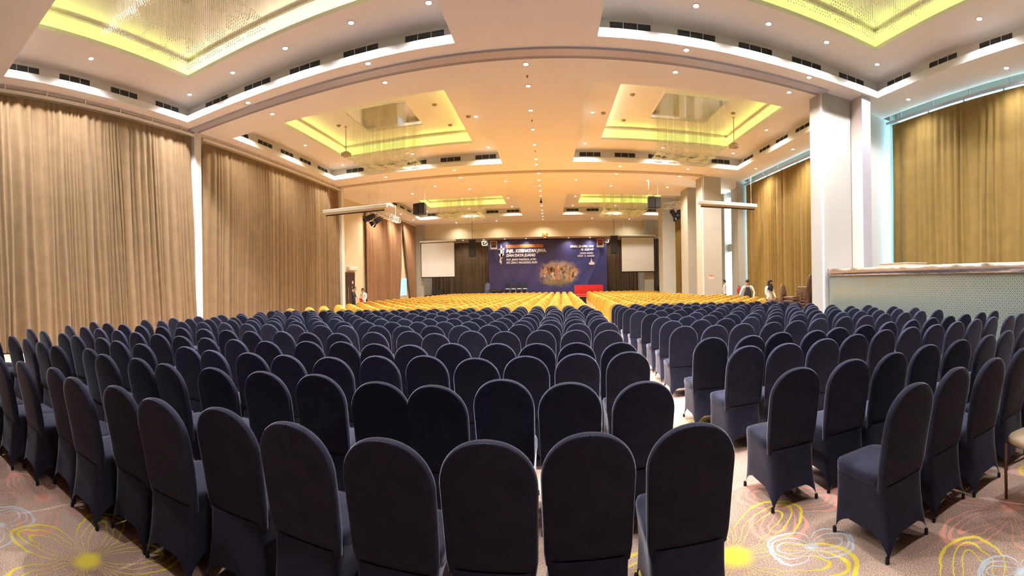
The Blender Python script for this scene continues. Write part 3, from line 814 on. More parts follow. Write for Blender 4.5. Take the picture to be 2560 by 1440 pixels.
# positions of the backrest tops, row by row from the last row forward; l = wide block by the tan curtain, r = block by the bar
NEAR_ROWS = {
 'l': [
  [(0.63, 1.81), (0.15, 1.81), (-0.27, 1.73), (-0.68, 1.66), (-1.14, 1.67), (-1.59, 1.66), (-1.99, 1.54), (-2.39, 1.54), (-2.79, 1.43), (-3.20, 1.47), (-3.60, 1.34), (-3.99, 1.24), (-4.40, 1.08), (-4.82, 1.10)],
  [(0.58, 2.68), (0.13, 2.75), (-0.31, 2.86), (-0.71, 2.64), (-1.13, 2.64), (-1.62, 2.70), (-2.03, 2.59), (-2.43, 2.47), (-2.83, 2.33), (-3.23, 2.32), (-3.64, 2.20), (-4.06, 2.28), (-4.50, 2.08), (-4.90, 2.07), (-5.30, 2.03), (-5.71, 1.97), (-6.12, 1.84), (-6.53, 1.78)],
  [(0.71, 3.87), (0.24, 3.87), (-0.21, 3.79), (-0.64, 3.68), (-1.10, 3.75), (-1.51, 3.63), (-1.91, 3.42), (-2.32, 3.34), (-2.72, 3.27), (-3.12, 3.17), (-3.55, 3.18), (-4.10, 2.98), (-4.52, 2.92), (-4.93, 2.94), (-5.34, 2.78), (-5.76, 2.78), (-6.2, 2.66), (-6.62, 2.6)],
  [(0.72, 4.50), (0.29, 4.59), (-0.16, 4.59), (-0.58, 4.61), (-1.05, 4.59), (-1.46, 4.40), (-1.87, 4.40), (-2.30, 4.44), (-2.72, 4.32), (-3.13, 4.10), (-3.55, 4.02), (-3.96, 3.93), (-4.4, 3.86), (-4.83, 3.8), (-5.26, 3.74), (-5.7, 3.7), (-6.13, 3.62), (-6.57, 3.58), (-7.0, 3.5)],
  [(0.77, 5.70), (0.34, 5.83), (-0.13, 5.90), (-0.59, 5.79), (-1.06, 5.86), (-1.49, 5.52), (-1.94, 5.74), (-2.37, 5.52), (-2.79, 5.24), (-3.21, 5.16), (-3.63, 5.14), (-4.05, 4.93), (-4.48, 4.86), (-4.9, 4.78), (-5.33, 4.7), (-5.76, 4.62), (-6.2, 4.5), (-6.63, 4.42), (-7.06, 4.34), (-7.5, 4.3)]],
 'r': [
  [(1.91, 1.72), (2.42, 1.79), (2.87, 1.75), (3.38, 1.77), (3.85, 1.75)],
  [(1.68, 2.60), (2.18, 2.60), (2.60, 2.58), (3.14, 2.63), (3.58, 2.57), (4.00, 2.51), (4.43, 2.52), (4.88, 2.48)],
  [(1.82, 3.74), (2.25, 3.67), (2.73, 3.70), (3.20, 3.75), (3.72, 3.82), (4.15, 3.76), (4.57, 3.69), (5.03, 3.68), (5.46, 3.65), (5.88, 3.61), (6.30, 3.52), (6.72, 3.54)],
  [(1.77, 4.50), (2.20, 4.43), (2.65, 4.50), (3.07, 4.38), (3.50, 4.44), (3.93, 4.40), (4.42, 4.46), (4.86, 4.4), (5.3, 4.38), (5.74, 4.36), (6.18, 4.34), (6.62, 4.3), (7.04, 4.28)],
  [(1.87, 5.82), (2.31, 5.75), (2.75, 5.74), (3.19, 5.66), (3.62, 5.62), (4.08, 5.70), (4.56, 5.65), (5.0, 5.56), (5.44, 5.58), (5.88, 5.5), (6.32, 5.5), (6.76, 5.42)]]}
BLOCKN = {'l': 'wide block', 'r': 'bar-side block'}
GRP = {'l': 'black covered chairs of the wide block', 'r': 'black covered chairs of the bar-side block'}
rnd = random.Random(21)
BLACK_FAR = []
NB = [0]
def place_black(b, row, seat, x, y):
    lab = 'black covered chair, %s from the aisle in the %s row from the back, %s' % (ORD[seat], ORD[row], BLOCKN[b])
    rz = math.radians(rnd.uniform(-3.5, 3.5))
    if row >= 11:
        BLACK_FAR.append((x, y, rz)); return
    if row < 5:
        chair_full(x, y + 0.32, rz, lab, GRP[b])
    else:
        chair_lo(x, y + 0.32, rz, lab, GRP[b], CH_BLK_LO)
for b in 'lr':
    for r, row in enumerate(NEAR_ROWS[b]):
        for k, (x, y) in enumerate(row):
            place_black(b, r, k, x, y)
LROWS = [(6.85, 0.90, 1.54), (7.57, 0.91, 1.47), (8.26, 0.92, 1.40), (9.10, 0.96, 1.47), (9.94, 1.02, 1.65), (10.80, 1.03, 1.70), (11.66, 1.02, 2.10), (12.30, 1.0, 2.45)]
for r, (yc, x0, drop) in enumerate(LROWS):
    for k in range(19):
        x = x0 - 0.455 * k + rnd.uniform(-0.022, 0.022)
        d = max(0.0, x0 - x) / 8.4
        place_black('l', r + 5, k, x, yc - drop * d ** 1.6 + rnd.uniform(-0.04, 0.04))
RROWS = [(6.71, 1.97, 0.45), (7.49, 1.98, 0.5), (8.33, 2.0, 0.5), (9.25, 1.96, 0.7), (10.19, 1.95, 0.8), (10.95, 1.93, 0.9), (11.70, 1.98, 0.9), (12.42, 2.0, 0.95)]
for r, (yc, x0, drop) in enumerate(RROWS):
    for k in range(12 if yc < 9.3 else 11):
        x = x0 + 0.455 * k + rnd.uniform(-0.022, 0.022)
        d = max(0.0, x - x0) / 4.8
        if yc > 8.4 and x > 6.75: continue
        place_black('r', r + 5, k, x, yc - drop * d ** 2 + rnd.uniform(-0.04, 0.04))
def mass(name, pts, m, label):
    """rows too many and too far to keep as single chairs"""
    src = MB(); back_geo(src, 2, 6, COLS_LO); seat_geo(src, 12); skirt_geo(src, 16, 2)
    out = MB()
    for x, y, a in pts:
        c, s = math.cos(a), math.sin(a)
        out.add([(x + c * vx - s * vy, y + 0.32 + s * vx + c * vy, vz) for vx, vy, vz in src.v], src.f)
    return tag(out.build(name, m, None, True), label, 'chairs', kind='stuff')
mass('black_covered_chairs', BLACK_FAR, M_BLACKC, 'last two rows of black covered chairs against the gold chairs')
# gold covered chairs towards the stage
gold = []
yc = 13.15
row = 0
while yc < 34.2:
    f = (yc - 13.0) / 21.0
    xl, xr = 1.02 + 0.60 * f, 2.02 + 1.05 * f
    nl = 19 if f < 0.25 else 20
    drop = 2.4 - 1.7 * f
    for k in range(nl):
        x = xl - 0.465 * k + rnd.uniform(-0.02, 0.02)
        d = max(0.0, xl - x) / 8.6
        gold.append((x, yc - drop * d ** 1.6 + rnd.uniform(-0.04, 0.04), 'l', row, k))
    for k in range(14):
        x = xr + 0.465 * k + rnd.uniform(-0.02, 0.02)
        d = max(0.0, x - xr) / 5.5
        y = yc - 0.75 * (1 - 0.7 * f) * d ** 2 + rnd.uniform(-0.04, 0.04)
        lim = 6.95 + 0.45 * (y - 12.6) if y < 14.8 else 7.95
        if 19.6 < y < 26.0: lim = 7.2
        if 25.9 < y < 29.0: lim = 6.75
        if x > lim: continue
        gold.append((x, y, 'r', row, k))
    yc += 0.88
    row += 1
gold.sort(key=lambda g: math.hypot(g[0], g[1]))
for x, y, b, r, k in gold[:300]:
    chair_lo(x, y + 0.32, math.radians(rnd.uniform(-3, 3)), 'gold covered chair, %s from the aisle in the %s gold row, %s' % (ORD[k], ORD[r], BLOCKN[b]), 'gold covered chairs', CH_YEL_LO)
mass('gold_covered_chairs', [(x, y, math.radians(rnd.uniform(-3, 3))) for x, y, b, r, k in gold[300:]], M_YELC, 'far rows of gold covered chairs in front of the stage')

# ------------------------------------------------------------------ uncovered brown stacking chairs
def stack_chair_meshes():
    fr = MB()
    for sx in (-1, 1):
        fr.tube([(sx * 0.19, 0.20, 0.0), (sx * 0.195, 0.20, 0.40), (sx * 0.19, 0.17, 0.43), (sx * 0.19, -0.18, 0.43)], 0.012, 8)
        fr.tube([(sx * 0.20, -0.25, 0.0), (sx * 0.195, -0.19, 0.42), (sx * 0.19, -0.22, 0.62), (sx * 0.175, -0.26, 0.80)], 0.012, 8)
        fr.tube([(sx * 0.197, -0.21, 0.24), (sx * 0.193, 0.20, 0.24)], 0.008, 6)
    fr.tube([(-0.19, 0.185, 0.42), (0.19, 0.185, 0.42)], 0.010, 6)
    st = MB()
    rings = []
    for z, q in ((0.425, 0.94), (0.435, 1.0), (0.465, 1.0), (0.482, 0.95), (0.49, 0.75), (0.494, 0.2)):
        rings.append([(x * q, 0.01 + (y - 0.01) * q, z) for x, y, a in ring_pts(24, 0.205, 0.225, -0.205, 0.5)])
    st.loft(rings, cap=True)
    bk = MB()
    out = []
    for q, dy in ((0.95, -0.022), (1.0, -0.008), (1.0, 0.010), (0.93, 0.026), (0.6, 0.034), (0.1, 0.036)):
        R = []
        for k in range(24):
            a = 2 * PI * k / 24
            x = 0.20 * q * math.copysign(abs(math.cos(a)) ** 0.8, math.cos(a)); z = 0.71 + 0.215 * q * math.copysign(abs(math.sin(a)) ** 0.8, math.sin(a))
            R.append((x, -0.235 - 0.13 * (z - 0.60) + dy, z))
        out.append(R)
    bk.loft(out, cap=True)
    hd = MB().tube([(-0.06, -0.275, 0.905), (-0.05, -0.285, 0.945), (0.05, -0.285, 0.945), (0.06, -0.275, 0.905)], 0.010, 8)
    return fr.mesh('frame', M_BRONZE, True), st.mesh('seat_pad', M_BROWN, True), bk.mesh('back_pad', M_BROWN, True), hd.mesh('top_handle', M_GOLD, True), st.mesh('seat_pad_beige', M_BEIGEV, True)
SF, SS, SB, SH, SSB = stack_chair_meshes()
def stack_chair(loc, rz, label, group=None, tilt=0.0, seat=None):
    t = thing('stacking_chair', label, 'chair', loc, rz, group)
    t.rotation_euler = (tilt, 0, rz)
    linked('frame', SF, t); linked('seat_pad', seat or SS, t); linked('back_pad', SB, t); linked('top_handle', SH, t)
    return t
for k in range(9):
    stack_chair((8.62 - 0.010 * k, 13.1 - 0.035 * k, 0.115 * k), math.radians(28), 'brown chair in the tall leaning stack by the column, %s from the floor' % ORD[k], 'brown chairs in the tall stack')
for k in range(6):
    stack_chair((8.15, 13.35 - 0.03 * k, 0.115 * k), math.radians(215), 'brown chair in the shorter stack beside the leaning stack, %s from the floor' % ORD[k], 'brown chairs in the shorter stack')
for k in range(3):
    stack_chair((9.15, 12.9, 0.115 * k), math.radians(-100), 'brown chair in the lowest stack against the mustard curtain, %s from the floor' % ORD[k], 'brown chairs in the lowest stack')
for k, (x, y) in enumerate(((7.95, 14.45), (8.45, 14.55), (8.95, 14.4), (9.45, 14.6), (8.2, 15.35), (8.75, 15.45), (9.3, 15.3), (9.8, 15.5))):
    stack_chair((x, y, 0), math.radians(rnd.uniform(-12, 12)), 'uncovered brown chair before the staff, %s from the gold chairs, %s row' % (ORD[k % 4], 'closer' if k < 4 else 'farther'), 'loose brown chairs before the staff')
stack_chair((2.93, 1.37, 0), math.radians(75), 'brown framed chair with beige seat cut off by the picture edge', seat=SSB)
# ------------------------------------------------------------------ stage banner with lettering
def banner_material():
    m = bpy.data.materials.new('printed_banner_cloth')
    m.use_nodes = True
    nt = m.node_tree
    b = nt.nodes['Principled BSDF']
    b.inputs['Roughness'].default_value = 0.42
    N, L = nt.nodes.new, nt.links.new
    tc = N('ShaderNodeTexCoord')
    sp = N('ShaderNodeSeparateXYZ'); L(tc.outputs['Object'], sp.inputs[0])
    def M(op, a, b2=None, clamp=False):
        n = N('ShaderNodeMath'); n.operation = op; n.use_clamp = clamp
        for i, x in enumerate((a, b2)):
            if x is None: continue
            if isinstance(x, (int, float)): n.inputs[i].default_value = x
            else: L(x, n.inputs[i])
        return n.outputs[0]
    def mr(x, a, c, t0=0.0, t1=1.0):
        n = N('ShaderNodeMapRange'); n.interpolation_type = 'SMOOTHSTEP'; L(x, n.inputs['Value'])
        n.inputs['From Min'].default_value = a; n.inputs['From Max'].default_value = c; n.inputs['To Min'].default_value = t0; n.inputs['To Max'].default_value = t1
        return n.outputs['Result']
    def mix(f, A, B):
        n = N('ShaderNodeMix'); n.data_type = 'RGBA'
        if isinstance(f, (int, float)): n.inputs[0].default_value = f
        else: L(f, n.inputs[0])
        for i, x in ((6, A), (7, B)):
            if isinstance(x, tuple): n.inputs[i].default_value = (*x, 1)
            else: L(x, n.inputs[i])
        return n.outputs[2]
    nz = N('ShaderNodeTexNoise'); nz.inputs['Scale'].default_value = 0.45; nz.inputs['Detail'].default_value = 3
    L(tc.outputs['Object'], nz.inputs['Vector'])
    col = mix(mr(sp.outputs[0], -3.5, 4.5), (0.048, 0.042, 0.150), (0.046, 0.060, 0.270))
    col = mix(mr(nz.outputs['Fac'], 0.35, 0.7), col, (0.054, 0.047, 0.165))
    # soft oval picture of a gathering, printed as colour patches
    ex = M('DIVIDE', M('SUBTRACT', sp.outputs[0], 0.85), 2.0)
    ez = M('DIVIDE', M('SUBTRACT', sp.outputs[2], 2.55), 1.25)
    r = M('SQRT', M('ADD', M('MULTIPLY', ex, ex), M('MULTIPLY', ez, ez)))
    wv = N('ShaderNodeTexNoise'); wv.inputs['Scale'].default_value = 1.6; L(tc.outputs['Object'], wv.inputs['Vector'])
    mask = mr(M('ADD', r, M('MULTIPLY', M('SUBTRACT', wv.outputs['Fac'], 0.5), 0.6)), 0.72, 1.05, 1.0, 0.0)
    mp = N('ShaderNodeMapping'); mp.inputs['Scale'].default_value = (2.6, 1.0, 1.5); L(tc.outputs['Object'], mp.inputs['Vector'])
    vo = N('ShaderNodeTexVoronoi'); vo.feature = 'SMOOTH_F1'; vo.inputs['Scale'].default_value = 2.0; vo.inputs['Smoothness'].default_value = 0.6; L(mp.outputs[0], vo.inputs['Vector'])
    sc = N('ShaderNodeSeparateColor'); L(vo.outputs['Color'], sc.inputs[0])
    rp = N('ShaderNodeValToRGB'); L(sc.outputs[0], rp.inputs[0])
    rp.color_ramp.interpolation = 'EASE'
    els = rp.color_ramp.elements
    els[0].position = 0.0; els[0].color = (0.05, 0.03, 0.03, 1)
    els[1].position = 0.28; els[1].color = (0.45, 0.16, 0.08, 1)
    for p, c in ((0.45, (0.55, 0.38, 0.25, 1)), (0.6, (0.10, 0.05, 0.05, 1)), (0.75, (0.62, 0.50, 0.40, 1)), (0.88, (0.20, 0.16, 0.15, 1))):
        e = els.new(p); e.color = c
    floorm = mr(sp.outputs[2], 1.75, 2.15, 1.0, 0.0)
    pic = mix(floorm, rp.outputs['Color'], (0.24, 0.19, 0.10))
    glow = mr(sp.outputs[2], 3.0, 3.6)
    pic = mix(glow, pic, (0.40, 0.32, 0.30))
    col = mix(mask, col, pic)
    L(col, b.inputs['Base Color'])
    return m
BX0, BX1, BZ0, BZ1 = -5.45, 5.25, 0.805, 5.62
t = thing('stage_banner', 'wide navy purple event banner with white lettering behind the stage', 'banner', (0, 39.10, 0))
bn = MB()
nx, nz = 90, 26
vs = []
for j in range(nz + 1):
    for i in range(nx + 1):
        x = BX0 + (BX1 - BX0) * i / nx; z = BZ0 + (BZ1 - BZ0) * j / nz
        y = 0.02 * math.sin(x * 1.7 + z * 0.9) + 0.015 * math.sin(x * 4.1 - z * 2.3)
        for cx, sgn in ((BX0, 1), (BX1, -1)):
            q = (x - cx) * sgn - (BZ1 - z) * 0.45
            y -= 0.05 * math.exp(-(q / 0.10) ** 2) * min(1, (BZ1 - z) / 1.0)
        vs.append((x, y, z))
fs = [(j * (nx + 1) + i, j * (nx + 1) + i + 1, (j + 1) * (nx + 1) + i + 1, (j + 1) * (nx + 1) + i) for j in range(nz) for i in range(nx)]
bn.add(vs, fs).build('cloth', banner_material(), t, True)
M_INK = mat('white_print', (0.82, 0.80, 0.86), rough=0.5)
M_INKO = mat('orange_print', (0.80, 0.30, 0.10), rough=0.5)
M_INKD = mat('dark_print', (0.10, 0.03, 0.02), rough=0.5)
def lettering(s, x0, x1, z0, z1, y, m, parent, shear=0.18, bold=0.035, name='lettering'):
    cu = bpy.data.curves.new('lettering_curve', 'FONT')
    cu.body = s
    cu.offset = bold
    ob = bpy.data.objects.new('lettering_source', cu)
    me = bpy.data.meshes.new_from_object(ob)
    bpy.data.objects.remove(ob, do_unlink=True)
    n = len(me.vertices)
    co = np.empty(n * 3); me.vertices.foreach_get('co', co); co = co.reshape(n, 3)
    lo, hi = co.min(0), co.max(0)
    u = (co[:, 0] - lo[0]) / (hi[0] - lo[0]); v = (co[:, 1] - lo[1]) / (hi[1] - lo[1])
    h = z1 - z0
    out = np.stack([x0 + u * (x1 - x0 - shear * h) + shear * v * h, np.full(n, y), z0 + v * h], 1)
    me.vertices.foreach_set('co', out.ravel())
    me.materials.clear(); me.materials.append(m)
    me.update()
    return linked(name, me, parent)
YB = -0.075
lettering('INJIL, KESEHATAN JIWA,', -3.85, -0.16, 4.42, 4.82, YB, M_INK, t, bold=0.05)
lettering('DAN DAYA JUANG', -3.84, -1.18, 4.06, 4.40, YB, M_INK, t, bold=0.05)
lettering('PDT. JIMMY PARDEDE, M.TH.', -3.84, -1.10, 3.74, 3.97, YB, M_INK, t)
lettering('PDT. GITO T. WICAKSONO, M.DIV.', -3.84, -1.0, 3.48, 3.70, YB, M_INK, t)
lettering('SENIN, 28 APRIL 2025', 1.93, 4.08, 4.85, 5.08, YB, M_INK, t)
lettering('PK. 18.30 WIB', 2.90, 4.10, 4.58, 4.79, YB, M_INK, t)
MB().box((-3.85, YB, 5.00), (-0.48, YB + 0.004, 5.22)).build('orange_band', M_INKO, t)
MB().box((-3.85, YB, 4.93), (-0.48, YB + 0.004, 4.96)).build('orange_rule', M_INKO, t)
lettering('SEMINAR KEBANGUNAN PEMUDA & REMAJA 2025', -3.80, -0.52, 5.04, 5.18, YB - 0.006, M_INKD, t, bold=0.01)
# two lines too small to read: rows of slanted strokes
for x0, x1, z0, z1, gaps in ((2.79, 4.0, 4.29, 4.43, (0.46,)), (2.60, 4.12, 4.04, 4.19, (0.36, 0.5))):
    sk = MB(); n = int((x1 - x0) / 0.055)
    for k in range(n):
        f = k / n
        if any(abs(f - g) < 0.03 for g in gaps): continue
        x = x0 + (x1 - x0) * f
        zz = z0 + (0.0 if k % 2 else 0.0)
        sk.prism([(x, z0), (x + 0.032, z0), (x + 0.057, z1), (x + 0.025, z1)], 0.004, 'y', YB)
        if k % 3 == 0: sk.prism([(x, z0), (x + 0.055, z0), (x + 0.06, z0 + 0.03), (x + 0.005, z0 + 0.03)], 0.004, 'y', YB)
    tag(sk.build('small_print', M_INK, t), kind='stuff')
# cross figure and small emblem
lg = MB()
for poly in ([(-4.30, 5.29), (-4.16, 4.95), (-4.17, 4.1), (-4.34, 4.1), (-4.36, 4.9)], [(-4.66, 4.80), (-4.30, 4.93), (-3.98, 4.92), (-3.99, 4.80), (-4.3, 4.84)],
             [(-4.04, 4.96), (-3.99, 4.98), (-4.06, 4.42), (-4.14, 4.40)], [(-4.52, 4.42), (-4.1, 4.48), (-4.02, 4.36), (-4.2, 4.18), (-4.40, 4.16)],
             [(-4.36, 4.2), (-4.18, 4.22), (-4.22, 3.85), (-4.36, 3.62), (-4.46, 3.64)], [(-4.30, 4.0), (-4.18, 4.05), (-4.28, 3.48), (-4.33, 3.50)]):
    lg.prism(poly, 0.004, 'y', YB)
lg.build('cross_figure', M_INK, t)
sm = MB()
for poly in ([(3.60, 3.36), (3.70, 3.31), (4.08, 3.31), (4.16, 3.46), (3.98, 3.58), (3.78, 3.58), (3.62, 3.48)], [(3.76, 3.58), (3.92, 3.58), (3.88, 3.74), (3.79, 3.74)], [(3.80, 3.77), (3.88, 3.77), (3.88, 3.85), (3.80, 3.85)]):
    sm.prism(poly, 0.004, 'y', YB)
sm.build('small_emblem', M_INK, t)

# portraits
def portrait(x0, x1, z0, z1, bg, label):
    t = thing('framed_portrait', label, 'portrait', ((x0 + x1) / 2, 38.93, z0), 0, 'framed portraits beside the banner')
    w, h = x1 - x0, z1 - z0
    fr = MB()
    b = 0.05
    fr.box((-w / 2, -0.02, 0), (w / 2, 0.02, 0.15)).box((-w / 2, -0.02, h - b), (w / 2, 0.02, h)).box((-w / 2, -0.02, 0.15), (-w / 2 + b, 0.02, h - b)).box((w / 2 - b, -0.02, 0.15), (w / 2, 0.02, h - b))
    fr.build('frame', M_WHITE, t)
    MB().box((-w / 2 + b, 0.0, 0.15), (w / 2 - b, 0.01, h - b)).build('print_ground', mat('portrait_ground_' + bg, (0.45, 0.08, 0.06) if bg == 'red' else (0.30, 0.12, 0.08), rough=0.4), t)
    MB().box((-0.006, -0.004, h), (0.006, 0.004, 5.72 - z0)).build('hanging_wire', M_GREY, t)
    MB().prism([(-0.17, 0.16), (0.17, 0.16), (0.17, 0.30), (0.09, 0.40), (-0.09, 0.40), (-0.16, 0.32)], 0.004, 'y', -0.006).build('printed_suit', mat('portrait_suit', (0.05, 0.06, 0.06), rough=0.4), t)
    MB().ell((0.0, -0.008, 0.49), (0.065, 0.004, 0.09), 14, 8).build('printed_face', M_SKIN, t)
    MB().prism([(-0.075, 0.54), (0.075, 0.54), (0.06, 0.61), (-0.06, 0.61)], 0.003, 'y', -0.012).build('printed_hat', M_BLK, t)
portrait(-5.24, -4.63, 4.85, 5.62, 'brown', 'framed portrait with brown ground at the cross end of the banner')
portrait(4.35, 4.96, 4.88, 5.64, 'red', 'framed portrait with red ground at the date end of the banner')

# gilded bird emblem on the bulkhead
t = thing('gilded_emblem', 'gilded eagle emblem with raised wings above the banner', 'emblem', (-0.30, 37.36, 5.62))
em = MB()
em.prism([(-0.05, 0.02), (0.05, 0.02), (0.075, 0.16), (0.04, 0.27), (-0.04, 0.27), (-0.075, 0.16)], 0.06, 'y', -0.05)
em.ell((0.0, -0.03, 0.32), (0.035, 0.04, 0.045), 10, 7)
em.build('body', M_GOLD, t)
for s in (-1, 1):
    w = MB()
    w.prism([(s * 0.05, 0.12), (s * 0.12, 0.10), (s * 0.20, 0.20), (s * 0.24, 0.42), (s * 0.20, 0.38), (s * 0.185, 0.44), (s * 0.15, 0.36), (s * 0.13, 0.40), (s * 0.11, 0.30), (s * 0.06, 0.25)][::s], 0.03, 'y', -0.035)
    w.build('wing', M_GOLD, t)
MB().prism([(-0.13, 0.0), (0.13, 0.0), (0.11, 0.035), (-0.11, 0.035)], 0.05, 'y', -0.055).build('ribbon', M_WHITE, t)
MB().prism([(-0.045, 0.09), (0.045, 0.09), (0.05, 0.19), (-0.05, 0.19)], 0.02, 'y', -0.075).build('shield', M_RED, t)

# ------------------------------------------------------------------ projection screens
def screen(x0, x1, z0, z1, y, label):
    t = thing('projection_screen', label, 'projection screen', ((x0 + x1) / 2, y, z1), 0, 'projection screens beside the stage')
    w, h = x1 - x0, z1 - z0
    MB().bbox((-w / 2 - 0.14, -0.08, 0.0), (w / 2 + 0.14, 0.08, 0.16), 0.02).build('roller_case', M_WHITE, t)
    bd = MB()
    bd.box((-w / 2 - 0.045, -0.004, -h - 0.05), (-w / 2, 0.004, 0.0)).box((w / 2, -0.004, -h - 0.05), (w / 2 + 0.045, 0.004, 0.0)).box((-w / 2 - 0.045, -0.004, -h - 0.05), (w / 2 + 0.045, 0.004, -h)).box((-w / 2, -0.004, -0.06), (w / 2, 0.004, 0.0))
    bd.build('black_border', M_BLK, t)
    MB().box((-w / 2, -0.003, -h), (w / 2, 0.003, -0.06)).build('screen_fabric', M_SCREEN, t)
    MB().box((-w / 2 - 0.05, -0.02, -h - 0.09), (w / 2 + 0.05, 0.02, -h - 0.05)).build('weight_bar', M_BLK, t)
    for s in (-1, 1):
        MB().tube([(s * w * 0.42, 0, 0.16), (s * w * 0.42, 0, ZS - z1)], 0.008, 6).build('hanger', M_GREY, t)
screen(-11.00, -8.05, 2.42, 5.42, 36.45, 'lowered white projection screen at the copper curtain end of the stage')
screen(6.18, 9.00, 2.60, 5.56, 36.45, 'lowered white projection screen at the ivory wall end of the stage')
def screen_case(x0, x1, y, z, label):
    t = thing('screen_case', label, 'screen case', ((x0 + x1) / 2, y, z), 0, 'rolled-up projection screens')
    w = x1 - x0
    MB().bbox((-w / 2, -0.09, -0.02), (w / 2, 0.09, 0.15), 0.02).build('roller_case', M_WHITE, t)
    MB().box((-w / 2 + 0.16, -0.05, -0.10), (w / 2 - 0.14, 0.05, -0.02)).build('fabric_roll', M_BOX, t)
    MB().box((-w / 2 + 0.16, -0.03, -0.15), (w / 2 - 0.14, 0.03, -0.10)).build('weight_bar', M_BLK, t)
    for s in (-0.40, 0.40):
        MB().tube([(s * w, 0, 0.15), (s * w, 0, Z2 - z)], 0.006, 6).build('hanger', M_WHITE, t)
screen_case(-10.36, -7.06, 18.2, 5.22, 'rolled-up white screen case hanging before the tan curtain')
screen_case(6.87, 9.98, 19.15, 5.28, 'rolled-up white screen case hanging before the column with the notice')

# ------------------------------------------------------------------ loudspeakers
def hung_speaker(x, y, z0, z1, rz, label):
    t = thing('hung_loudspeaker', label, 'loudspeaker', (x, y, z0), rz, 'black loudspeaker pairs on wires')
    h = z1 - z0
    for s in (-1, 1):
        c = MB()
        c.prism([(s * 0.015, -0.24), (s * 0.345, -0.20), (s * 0.26, 0.22), (s * 0.015, 0.22)][::s], h, 'z', 0.0)
        cb = c.build('cabinet', M_BLK, t)
        MB().prism([(s * 0.03, -0.245), (s * 0.33, -0.208), (s * 0.33, -0.198), (s * 0.03, -0.235)][::s], h - 0.06, 'z', 0.03).build('grille', M_BLKG, cb)
    MB().box((-0.28, -0.06, h), (0.28, 0.06, h + 0.05)).build('flying_bar', M_GREYD, t)
    for s in (-1, 1):
        MB().tube([(s * 0.26, 0, h + 0.05), (s * 0.26, 0, ZS - z0)], 0.006, 5).build('wire', M_GREY, t)
hung_speaker(-6.80, 22.5, 5.52, 6.10, math.radians(-12), 'pair of black loudspeakers hung on wires on the tan curtain side')
hung_speaker(5.58, 22.5, 5.60, 6.16, math.radians(8), 'pair of black loudspeakers hung on wires on the column side')
def column_speaker(x, z0, z1, label):
    t = thing('column_loudspeaker', label, 'loudspeaker', (x, 36.4, z0), 0, 'tall black loudspeakers beside the banner')
    h = z1 - z0
    MB().bbox((-0.28, -0.18, 0), (0.28, 0.22, h), 0.02).build('cabinet', M_BLK, t)
    MB().box((-0.25, -0.19, 0.04), (0.25, -0.175, h - 0.04)).build('grille', M_BLKG, t)
    MB().box((-0.34, -0.12, h), (0.34, 0.12, h + 0.05)).build('bracket', M_GREYD, t)
    MB().tube([(0, 0, h + 0.05), (0, 0, ZS - z0)], 0.02, 8).build('rod', M_BRONZE, t)
column_speaker(-6.45, 4.08, 5.52, 'tall black loudspeaker hung between the curtain-end screen and the banner')
column_speaker(5.53, 4.12, 5.60, 'tall black loudspeaker hung between the banner and the wall-end screen')

# ------------------------------------------------------------------ lighting trusses with lanterns
def truss(p0, p1, s, label, name='lighting_truss', drops=True, bays=None, ztop=ZS):
    P0, P1 = Vector(p0), Vector(p1)
    t = thing(name, label, 'truss', p0)
    D = P1 - P0; Lg = D.length; d = D / Lg
    n = Vector((d.y, -d.x, 0)) * s / 2
    up = Vector((0, 0, s / 2))
    cor = [n + up, n - up, -n - up, -n + up]
    for c in cor:
        MB().tube([tuple(c), tuple(c + D)], 0.022, 6).build('chord', M_WHITE, t)
    def brace(p, q):
        MB().tube([tuple(p), tuple(q)], 0.013, 5).build('brace', M_WHITE, t)
    k = bays or max(2, int(Lg / s))
    for i in range(k):
        a, b2 = D * (i / k), D * ((i + 1) / k)
        for e in range(4):
            c0, c1 = cor[e], cor[(e + 1) % 4]
            brace(a + (c0 if i % 2 else c1), b2 + (c1 if i % 2 else c0))
            brace(a + c0, a + c1)
    for e in range(4):
        brace(D + cor[e], D + cor[(e + 1) % 4])
    if drops:
        for f in (0.1, 0.9):
            q = D * f
            MB().tube([tuple(q + up), (q.x, q.y, ztop - P0.z)], 0.012, 6).build('hanger', M_WHITE, t)
    return t
truss((-9.95, 22.2, 6.10), (-9.95, 27.7, 6.10), 0.30, 'white lighting truss beside the pale wall with the door')
truss((8.30, 25.5, 6.45), (7.35, 26.72, 6.45), 0.34, 'white lighting truss between the far columns')
truss((-5.98, 38.9, 5.40), (-5.50, 38.9, 5.40), 0.36, 'short white truss piece beside the brown portrait', 'truss_stub', True, 1, 5.72)
truss((5.08, 38.9, 5.46), (5.40, 38.9, 5.46), 0.34, 'short white truss piece beside the red portrait', 'truss_stub', True, 1, 5.72)
